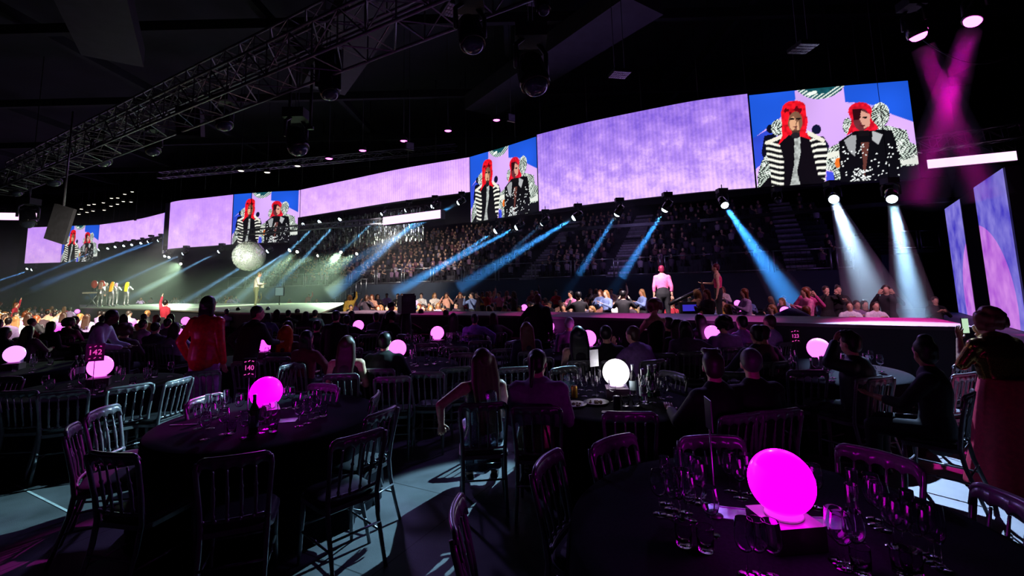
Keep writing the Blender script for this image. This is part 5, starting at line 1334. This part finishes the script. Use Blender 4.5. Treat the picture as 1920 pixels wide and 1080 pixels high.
MB().box((0, 0, 1.55), (.32, .6, .4)).build('camera_body', M_black, t); MB().tube([(0, .3, 1.55), (0, .62, 1.55)], [.11, .13], 14).build('camera_lens', M_gloss, t); MB().box((0, -.3, 1.7), (.26, .04, .18)).build('viewfinder', M_dmetal, t)
stand(720, 566, 11.4, -70, 'camera operator in black bending to a camera left of middle', Fig('stand', lean=.25, arms=('table', 'table')), hair='cap', hair_c=(14, 14, 18), top='jacket', top_c=(16, 14, 24), h=1.62, vox=.022)
for px, py, y, deg, lab in ((1085, 556, 12.6, 10, 'person in black standing in the catwalk crowd holding a camera'), (1168, 553, 12.8, -20, 'camera operator in black before the lit crowd right of middle'), (1310, 545, 12.2, 60, 'crew member in black beside the monitors on the riser')):
    stand(px, py, y, deg, lab, Fig('stand', arms=('phone', 'phone')), hair='cap', hair_c=(14, 12, 16), top='jacket', top_c=(14, 12, 20), h=1.72, vox=.025, key=('op',))
p = atd(1290, 590, 11.9)
t = thing('camera_crane', 'black camera rig with a small blue-lit monitor by the riser crew', 'camera', (p.x, p.y, 0))
MB().box((0, 0, .55), (.5, .5, 1.1)).build('rig_base', M_black, t); MB().tube([(-.5, -.1, 1.35), (.4, .1, 1.7)], .05, 8).build('rig_arm', M_dmetal, t); MB().box((0, -.1, 1.25), (.5, .1, .3)).build('monitor', M_black, t)
MB().box((0, -.155, 1.25), (.36, .01, .16)).build('monitor_screen', em('blue monitor', srgb(60, 50, 200), .8), t)

# ---- performers on the main stage
WJ = G('cream suit', (235, 232, 205), .7)
p = atd(479, 578, 21.5)
f = Fig('stand', arms=('guitar', 'guitar'), lean=.08, head_tilt=.25)
person((p.x, p.y, ST), math.radians(-60), 'guitarist in a white jacket alone on stage under the mirror ball', f, hair='short', hair_c=(150, 140, 90), top='jacket', top_m=WJ, low='trousers', low_c=(120, 130, 90), vox=.018, scale=.98)
t = thing('electric_guitar', 'pale guitar held across the guitarist in the white jacket', 'guitar', (p.x, p.y, ST + 1.05), math.radians(-60))
MB().prism([(-.2, .20), (-.05, .16), (.1, .2), (.2, .28), (.12, .30), (-.02, .27), (-.18, .32), (-.24, .27)], -.12, .02).build('guitar_body', WJ, t); MB().tube([(-.18, .24, -.05), (-.75, .3, .18)], .022, 6).build('guitar_neck', WJ, t)
SIL = glitter('silver mosaic suit', (225, 228, 205))
for px, y, hc, deg, ar, hr, lab in ((186, 33, (250, 175, 150), 30, ('table', 'down'), 'long', 'performer in silver mosaic suit with pale pink hair at the keyboard'), (196, 34.5, (235, 225, 215), -20, ('down', 'table'), 'bob', 'performer in silver suit with white hair behind the keyboard player'), (208, 32.5, (240, 165, 20), 0, ('guitar', 'guitar'), 'vlong', 'performer in silver suit with long orange-yellow hair'),
                           (215, 35.5, (225, 170, 200), 10, ('down', 'guitar'), 'long', 'performer in silver suit with pale lilac hair'), (236, 34, (250, 225, 20), 8, ('point', 'guitar'), 'vlong', 'performer in silver suit with long bright yellow hair')):
    p = atd(px, 575, y)
    person((p.x, p.y, ST), math.radians(deg), lab, Fig('stand', arms=ar), hair=hr, hair_c=hc, top='shirt', top_m=SIL, low='trousers', low_m=SIL, vox=.022, skin='light', scale=1.02)
for px, lab in ((177, 'red oval balloon left of the keyboard performers'), (191, 'red oval balloon above the keyboard performers')):
    p = atd(px, 533, 33.5); t = thing('red_balloon', lab, 'balloon', p); MB().ball((0, 0, 0), (.19, .19, .30), 14, 10).build('balloon', G('red foil', (235, 60, 40), .3), t); MB().tube([(0, 0, -.30), (.05, 0, ST - p.z)], .012, 5).build('string', M_rail, t)
p = atd(172, 575, 33)
t = thing('keyboard', 'pale keyboard on a stand at the left of the performers', 'keyboard', (p.x, p.y, ST), .2)
MB().box((0, 0, 1.0), (1.1, .35, .1)).build('keyboard_case', WJ, t); MB().tube([(-.35, 0, 0), (.35, 0, .95)], .04, 6).build('leg', M_rail, t); MB().tube([(.35, 0, 0), (-.35, 0, .95)], .04, 6).build('leg', M_rail, t)
mb = MB()
for i in range(15): mb.box((-.49 + .07 * i, -.09, 1.055), (.06, .15, .012))
tag(mb.build('keys', G('keys', (250, 250, 245), .3), t), kind='stuff')
p = atd(524, 562, 26)
t = thing('stage_monitor', 'small pale grey screen standing on the main stage right of the guitarist', 'monitor', (p.x, p.y, ST)); MB().box((0, 0, .75), (.5, .1, .5)).build('monitor_case', M_dmetal, t); MB().box((0, -.055, .75), (.44, .01, .44)).build('monitor_screen', em('grey monitor', srgb(120, 150, 145), .8), t); MB().tube([(0, 0, 0), (0, 0, .5)], .03, 6).build('pole', M_dmetal, t)
p = atd(430, 568, 24)

# ---- mirror ball
def mirror_ball(loc, R):
    t = thing('mirror_ball', 'large mirror ball of small square mirrors hanging over the main stage', 'mirror ball', loc)
    mb = MB(); m = 40
    r_ = random.Random(3)
    for i in range(1, m):
        a0, a1 = PI * i / m, PI * (i + 1) / m
        if i == m - 1: break
        n = max(6, int(80 * math.sin((a0 + a1) / 2)))
        for j in range(n):
            w0, w1 = 2 * PI * j / n + .004, 2 * PI * (j + 1) / n - .004; tl = Vector((r_.uniform(-.03, .03), r_.uniform(-.03, .03), r_.uniform(-.03, .03)))
            q = []
            for k, (a, w) in enumerate(((a0 + .004, w0), (a1 - .004, w0), (a1 - .004, w1), (a0 + .004, w1))):
                v = Vector((math.sin(a) * math.cos(w), math.sin(a) * math.sin(w), math.cos(a))); q.append(v * (R + tl[k % 3] * .5))
            mb.add(q, [(0, 1, 2, 3)])
    tag(mb.build('mirror', pm('mirror tile', (0.9, 0.93, 0.88), 0.2, .8, scale=30, amt=.1), t), kind='stuff')
    MB().ball((0, 0, 0), R * .985, 32, 20).build('core', pm('grey core', (0.45, 0.5, 0.42), 0.4, .3, scale=20), t)
    MB().lathe([(0, R + .12), (.06, R + .12), (.12, R - .02), (0, R - .02)], 12).build('hanger', M_dmetal, t)
    MB().tube([(0, 0, R + .1), (0, 0, R + 3.0)], .02, 6).build('chain', M_dmetal, t)
pb = atd(467, 480, 24.5); mirror_ball(pb, .80)
spot(pb + Vector((2.0, -5, -.6)), pb, 3200, (0.92, 1.0, 0.82), 20, .3, .3)  # this pair of spots is added to brighten the ball
spot(pb + Vector((-3.5, -4, 1.2)), pb, 3200, (0.92, 1.0, 0.82), 20, .3, .3)

# ---- far crowds, individual people
KINDS = []
for j, (ps, ar) in enumerate((('sit', ('clap', 'clap')), ('sit', ('lap', 'table')), ('stand', ('clap', 'clap')), ('stand', ('phone', 'phone')), ('stand', ('up', 'down')), ('sit', ('chin', 'lap')))):
    KINDS.append((ps, Fig(ps, arms=ar)))
tops = [((235, 225, 215), 'white'), ((250, 245, 240), 'bright white'), ((205, 150, 130), 'peach'), ((150, 95, 85), 'rust'), ((60, 45, 60), 'dark'), ((25, 22, 30), 'black'), ((190, 160, 215), 'lilac'), ((225, 120, 170), 'pink'), ((120, 140, 190), 'pale blue'), ((210, 170, 70), 'gold'), ((185, 40, 60), 'red'), ((230, 205, 170), 'cream')]
hairs = [('short', (30, 22, 20), 'short dark'), ('long', (150, 105, 60), 'long fair'), ('long', (60, 36, 28), 'long brown'), ('bob', (120, 60, 30), 'bobbed red-brown'), ('crop', (60, 50, 46), 'cropped')]
def far_person(x, y, z, deg, area, grp, r, tint=None, stand_p=.2, w=None):
    st_ = r.random() < stand_p; kk = r.choice([2, 2, 3, 4]) if st_ else r.choice([0, 0, 1, 5]); ps, fg = KINDS[kk]
    tc, tn = r.choice(w or tops); hr, hc, hnm = r.choice(hairs)
    person((x, y, z), math.radians(deg), '%s, %s top, %s hair, %s' % ('standing guest' if st_ else 'seated guest', tn, hnm, area), fg, hair=hr, hair_c=hc, skin=r.choice(['light', 'light', 'mid', 'dark']), top_c=tc, vox=.035, key=('far', kk, hr), group=grp)
used = []
def free(x, y, d=.5):
    if any((x - a) ** 2 + (y - b) ** 2 < d * d for a, b in used): return False
    used.append((x, y)); return True
r = random.Random(11)
n = 0; k = 0
catd = lambda px: np.interp(px, [600, 770, 960, 1190, 1350, 1500, 1700], [16.5, 12.6, 11.1, 9.3, 8.4, 7.4, 6.6])
def bust(px, y):
    return any(abs(px - q[0]) < 8 and abs(y - q[1]) < .8 for q in ((1168, 12.8), (1085, 12.6)))
while n < 118 and k < 5000:
    k += 1; px = r.uniform(642, 1545); y = catd(px) + 2.3 + 11 * r.random() ** 1.3
    if px > 1180: y = catd(px) + 2.6 + 7 * r.random()
    p = atd(px, 560, y)
    if abs(p.x - 4.9) < 2.5 and abs(p.y - 13.3) < 1.3: continue
    if any(math.hypot(p.x - t_[0], p.y - t_[1]) < 1.15 for t_ in TB.values()): continue
    if not free(p.x, p.y, .46): continue
    n += 1; dg_ = math.degrees(math.atan2(-p.y + 9, -p.x - 4)) - 90
    ar = 'left' if px < 830 else ('in the middle' if px < 1060 else ('right of middle' if px < 1270 else 'at the right'))
    far_person(p.x, p.y, 0, dg_ + r.uniform(-30, 30), 'beyond the catwalk ' + ar, 'guests beyond the catwalk', r, stand_p=.16 if y < 17 else .35)
# guests right of the purple speaker beyond the catwalk end
for px, py, y, deg, ps, tc, hr, lab in ((1515, 560, 11.3, 150, 3, (190, 60, 130), 'long', 'woman in pink bending with a bag beyond the catwalk right end'), (1548, 548, 12.2, 175, 3, (20, 14, 20), 'short', 'guest in black raising a phone beyond the catwalk right end'), (1572, 552, 12.6, 160, 2, (16, 12, 20), 'bun', 'guest in black standing right of the far pink globe'),
                                        (1592, 566, 11.6, 150, 0, (230, 230, 250), 'short', 'guest in a bright white shirt beyond the catwalk right end'), (1606, 563, 12.0, 165, 0, (150, 110, 160), 'crop', 'guest in mauve seated beside the bright white shirt'), (1621, 566, 12.0, 170, 1, (90, 40, 60), 'long', 'long-haired guest in dark pink third from the filming woman'), (1641, 566, 11.4, 165, 0, (235, 225, 245), 'long', 'fair guest in pale top left of the guest filming'),
                                        (1662, 549, 11.4, 140, 3, (24, 18, 30), 'long', 'guest standing and filming beyond the right end of the catwalk'), (1756, 582, 13.2, 160, 0, (14, 12, 20), 'crop', 'lone cropped head low by the planet screens')):
    p = atd(px, py, y); pk, fg = KINDS[ps]
    person((p.x, p.y, 0), math.radians(deg), lab, fg, hair=hr, hair_c=(60, 40, 34), top_c=tc, vox=.022, key=('r', ps, hr))
# behind the main stage
n = k = 0
while n < 30 and k < 4000:
    k += 1; px = r.uniform(235, 640); y = 33 + 12 * r.random() if px > 420 else 42 + 10 * r.random(); p = atd(px, 560, y)
    lim = np.interp(px, [150, 330, 520, 650], [44, 38, 31, 27]) + 1.0
    if y < lim or not free(p.x, p.y, .6): continue
    n += 1; far_person(p.x, p.y, 0, 180 + math.degrees(math.atan2(p.x, p.y)) * -1 + r.uniform(-30, 30), 'behind the main stage', 'guests behind the main stage', r, stand_p=.5, w=[t_ for t_ in tops if t_[1] in ('white', 'bright white', 'peach', 'cream', 'gold', 'pink', 'lilac', 'red', 'dark')])
# left crowd beside the stage
n = k = 0
while n < 60 and k < 5000:
    k += 1; px = r.uniform(-10, 165) if r.random() < .8 else r.uniform(165, 330); y = (13 + 22 * r.random() ** 1.4) if px < 150 else 11.5 + 7.5 * r.random(); p = atd(px, 560, y)
    if any(math.hypot(p.x - t_[0], p.y - t_[1]) < 1.1 for t_ in TB.values()): continue
    if px > 140 and y > np.interp(px, [140, 320, 450], [26, 21, 15]): continue
    if not free(p.x, p.y, .55): continue
    n += 1; far_person(p.x, p.y, 0, r.uniform(-70, 40), 'in the far left crowd', 'guests in the far left crowd', r, stand_p=.12)

# ---- audience on the tiers: too many and small to count
def tier_crowd():
    mb = MB(); r = random.Random(5)
    cols = [(40, 30, 44), (90, 70, 90), (150, 110, 140), (60, 50, 80), (190, 170, 190), (30, 26, 40), (130, 80, 90), (200, 150, 130)]
    mats = [cmat('tier cloth', c) for c in cols[:-1]] + [cmat('skin', SKIN['light'], .5)]
    for k in range(NR - 1):
        s_ = S0 + 1
        while s_ < S1 - .5:
            s_ += r.uniform(.5, .75)
            if any(a - .25 < s_ < a + w + .25 for a, w in AIS) or r.random() < (.22 if s_ < 9 else .55): continue
            z = PLZ + RISE * (k + 0.3); d = 1.4 + GO * k + .55; b = tp(s_, d + r.uniform(-.05, .05), z); m = r.randrange(7)
            mb.tube([b + Vector((0, 0, .3)), b + Vector((0, 0, .55)), b + Vector((0, 0, .82)), b + Vector((0, 0, .9))], [.17, .16, .2, .08], 7, m, True, .7, TD)
            mb.ball(b + Vector((r.uniform(-.03, .03), 0, 1.06)), (.085, .09, .12), 7, 5, None, 7); mb.ball(b + Vector((0, .03, 1.10)), (.095, .09, .11), 6, 4, None, r.choice([0, 5, 1]))
            f_ = b - TN * .35
            for q in (-.09, .09): mb.tube([b + TD * q + Vector((0, 0, .38)), f_ + TD * q + Vector((0, 0, .42)), f_ + TD * q + Vector((0, 0, .02))], [.08, .07, .05], 5, 0)
            if r.random() < .4: mb.tube([b + TD * .2 + Vector((0, 0, .75)), b - TN * .28 + Vector((0, 0, .85)), b - TN * .2 + TD * .05 + Vector((0, 0, 1.0))], [.05, .045, .04], 5, 7)
    tag(mb.build('crowd', mats), 'packed audience seated on the raked tiers behind the rails', 'crowd', None, 'stuff')
tier_crowd()

# ================================================================ things hanging from the roof
ROOF = 17.0
def hang(t, x, y, z0, off=((0, 0),), top=None):
    for ox, oy in off: MB().tube([(ox, oy, z0), (ox, oy, (top or ROOF) - t.location.z)], .012, 5).build('hanging_cable', M_dmetal, t)
def big_light(px, py, y, size, label, tilt=(0.2, -.3, -1), top=None):
    p = atd(px, py, y); t = moving_light(label, p, p + Vector(tilt), M_lens_off, size); hang(t, 0, 0, .45 * size / .42, ((-.05, 0), (.05, 0)), top); return t
big_light(997, 135, 9.5, .85, 'large glossy moving lamp hanging over the middle, lower right of two'); big_light(882, 62, 9.0, .72, 'large glossy moving lamp near the top of the photo')
big_light(1016, 8, 9.0, .4, 'small lamp at the very top of the photo')
for px, py, y, s_, lab in ((418, 222, 16, .75, 'moving lamp under the long truss left of the paired frames'), (285, 272, 19, .75, 'moving lamp hanging under the long truss, third from the left'), (192, 290, 21, .9, 'moving lamp under the long truss near its left end'), (100, 330, 24, .9, 'moving lamp at the left end of the long truss with a green glint'),
                           (52, 408, 25, .9, 'moving lamp hanging before the far left strip'), (555, 262, 14.5, .85, 'moving lamp hung between two long bars'), (614, 160, 12.5, .7, 'moving lamp on the truss with bright rim, top left of middle'), (30, 352, 26, .8, 'moving lamp by the left edge below the truss')):
    big_light(px, py, y, s_, lab, (.4, -.2, -1), 9.5)
def speaker_box(px, py, y, w, h, lab, rx=.3):
    p = atd(px, py, y); t = thing('hanging_speaker', lab, 'speaker', p, .35); M3 = Matrix.Rotation(rx, 4, 'X')
    MB().box((0, 0, 0), (w, w * .7, h)).xf(M3).build('speaker_case', M_black, t); MB().box((0, -w * .36, 0), (w * .9, .02, h * .94)).xf(M3).build('speaker_grille', M_gloss, t); hang(t, 0, 0, h * .45, ((-.2, 0), (.2, 0)), 9.4)
speaker_box(357, 228, 17, .8, 1.1, 'black speaker box under the long truss left of middle'); speaker_box(616, 130, 12.6, .7, 1.1, 'black speaker box on the truss, upper right')
p = atd(113, 420, 18)
t = thing('hanging_display', 'large tilted black panel on a pole before the far left screen', 'display', p, -.2)
M3 = Matrix.Rotation(.28, 4, 'Y')
MB().box((0, 0, 0), (1.05, .12, 1.45)).xf(M3).build('panel_board', M_black, t); MB().tube([(.1, 0, .7), (.12, 0, 9.5 - p.z)], .035, 8).build('pole', M_metal, t); MB().box((0, .08, .2), (.5, .06, .2)).xf(M3).build('bracket', M_dmetal, t)
# magenta wash lamps, blinder panels and roof bulbs
def round_lamp(px, py, y, lens, lab, grp=None, s_=.34, top=None):
    p = atd(px, py, y); t = thing('round_lamp', lab, 'stage light', p, 0, grp)
    MB().lathe([(s_ * .55, -.02), (s_ * .6, .05), (s_ * .5, .22), (0, .24)], 18).build('lamp_housing', M_black, t); MB().lathe([(0, -.05), (s_ * .4, -.035), (s_ * .55, 0)], 18).build('lens', lens, t); hang(t, 0, 0, .2, ((0, 0),), top)
for px, py, lab in ((757, 264, 'small magenta round lamp in the roof, left of three above the screens'), (840, 245, 'small magenta round lamp in the roof, middle of three above the screens'), (931, 225, 'small magenta round lamp in the roof, right of three above the screens'), (617, 297, 'small magenta round lamp at the end of the thin truss'), (680, 282, 'faint magenta round lamp above the long low strip')): round_lamp(px, py, 24, M_lens_m, lab)
M_bulb = em('warm roof bulb', (1.0, 0.9, 0.7), 3.0)
for px, py, lab in ((501, 323, 'bright white bulb over the mirror ball screen'), (558, 311, 'bright warm bulb right above the mirror ball screen'), (452, 320, 'small white bulb at the left of the thin truss')): round_lamp(px, py, 30, M_bulb, lab)
r = random.Random(4)
for k in range(16):
    round_lamp(150 + 14 * (k % 8) + r.uniform(-4, 4), 404 - 4.0 * (k % 8) - 14 * (k // 8) + r.uniform(-3, 3), 52, M_bulb, 'small warm bulb in the rows under the far left roof', 'warm bulbs under the far left roof', .3)
M_cell = pm('blinder reflector', (0.5, 0.4, 0.6), 0.3, .8, scale=60)
def blinder(px, py, y, w, d, lab, rz=0.2):
    p = atd(px, py, y); t = thing('blinder_panel', lab, 'stage light', p, rz)
    MB().box((0, 0, .06), (w, d, .1)).build('panel_case', M_black, t)
    nx = 8; ny = 4; cell = MB().box((0, 0, 0), (w / nx * .8, d / ny * .75, .03)).mesh('reflector_cell', M_cell)
    for i in range(nx):
        for j in range(ny): link('reflector_cell', cell, t).location = (w * ((i + .5) / nx - .5), d * ((j + .5) / ny - .5), -.005)
    hang(t, 0, 0, .1, ((-w * .3, 0), (w * .3, 0)))
blinder(1162, 140, 15, .62, .55, 'small slatted lamp panel in the roof above the largest lilac screen'); blinder(1506, 91, 13, .6, .62, 'lilac celled lamp panel in the roof above the biggest picture', .1); blinder(851, 20, 11, .55, .6, 'dim pink celled lamp panel at the end of the long truss', .5); blinder(1004, 3, 11, .4, .4, 'lilac celled lamp panel at the top edge')
for px, py, lab in ((958, 221, 'small grey square lamp right of the magenta trio'), (768, 274, 'tiny grey square lamp beside the left magenta one')):
    p = atd(px, py, 22); t = thing('square_lamp', lab, 'stage light', p, .6); MB().box((0, 0, 0), (.45, .12, .4)).build('lamp_case', M_dmetal, t); MB().box((0, -.07, 0), (.38, .02, .33)).build('reflector', pm('grey reflector', (.3, .3, .38), .5, scale=9), t); hang(t, 0, 0, .2)
# loose cable sagging at the right, hanging bars round a middle lamp
a, b = atd(1703, 78, 17), atd(1925, 120, 17); pts = [a.lerp(b, i / 14) + Vector((0, 0, -1.0 * math.sin(PI * i / 14))) for i in range(15)]
t = thing('sagging_cable', 'black cable sagging across the magenta beams', 'cable')
MB().tube([p_ + Vector((0, 0, .6)) for p_ in pts], .035, 6).build('cable', M_black, t)
for x_, l_ in ((540, 'left'), (580, 'right')):
    a = atd(x_, 90, 14.4); b = atd(x_ + 2, 240, 14.4); t = thing('hanging_bar', 'long dark hanging bar, %s of two round a moving lamp' % l_, 'bar', b); MB().tube([(0, 0, 0), (0, 0, 9.4 - b.z)], .05, 8).build('bar', M_black, t); MB().box((0, 0, 0), (.2, .1, .1)).build('clamp', M_dmetal, t)
# glittering strand curtain behind the mirror ball
M_str = pm('glittering strands', (0.34, 0.40, 0.34), 0.35, .9, scale=30, amt=.9, coords='Generated')
mb = MB(); r = random.Random(2)
for i in range(520):
    f_ = r.random(); x = -20.5 + 13.5 * f_; y = 41.5 - 6.0 * f_ + r.uniform(0, .9); z = 8.3 + r.uniform(-.1, .1)
    while z > 5.9:
        l_ = r.uniform(.15, .4); w = .035
        a_ = r.uniform(0, 3.1); dx, dy = w * math.cos(a_), w * math.sin(a_)
        mb.add([(x - dx, y - dy, z), (x + dx, y + dy, z), (x + dx, y + dy, z - l_), (x - dx, y - dy, z - l_)], [(0, 1, 2, 3)]); z -= l_ + r.uniform(.05, .3)
tag(mb.build('strand_curtain', M_str), 'dark green glittering strand curtain hanging right of the mirror ball', 'curtain', None, 'stuff')
M_rig = pm('rigging steel', (.12, .12, .13), .4, .8, scale=9)
# hanger wires for the curved screens and the lamp row
for i in range(30):
    f_ = i / 29; q = [(-59, 55.6), (-50, 55), (-37, 48), (-32, 42.6), (-24, 39.9), (-18, 38.9), (-8, 32.8), (-2, 29.6), (2, 26), (9, 21.9), (14.6, 20.4), (17.6, 19.9)]
    g_ = f_ * (len(q) - 1); a_ = min(int(g_), len(q) - 2); x = q[a_][0] + (q[a_ + 1][0] - q[a_][0]) * (g_ - a_); y = q[a_][1] + (q[a_ + 1][1] - q[a_][1]) * (g_ - a_) + .35
    t = thing('screen_hanger', 'steel hanger cable holding the row of curved screens', 'cable', (x, y, 10.6), 0, 'hanger cables of the curved screens'); MB().tube([(0, 0, 0), (0, 0, 6.4)], .025, 5).build('cable', M_rig, t); MB().box((0, 0, .0), (.3, .2, .15)).build('clamp', M_rig, t)
# white floor tape
q0, q1 = at(30, 908, 0), at(130, 958, 0); d = q1 - q0
o = MB().prism([(q0.x, q0.y), (q0.x + .05, q0.y - .05), (q1.x + .05, q1.y - .05), (q1.x, q1.y)], .001, .003).build('floor_tape', pm('white tape', (.55, .58, .58), .5, scale=15)); tag(o, 'strip of white tape on the floor at the lower left', 'tape')
# only the globes, phone and monitors are sampled as lamps of their own; the big screens still shine on everything they meet
for m in bpy.data.materials:
    if m.name in ('lilac cloud footage', 'pale lilac footage', 'singer footage', 'planet footage', 'bright strip', 'warm roof bulb', 'blue white lens', 'warm white lens', 'magenta lens', 'magenta lit lettering'): m.cycles.emission_sampling = 'NONE'
for s_ in list(bpy.data.scenes):
    if s_ is not S: bpy.data.scenes.remove(s_)
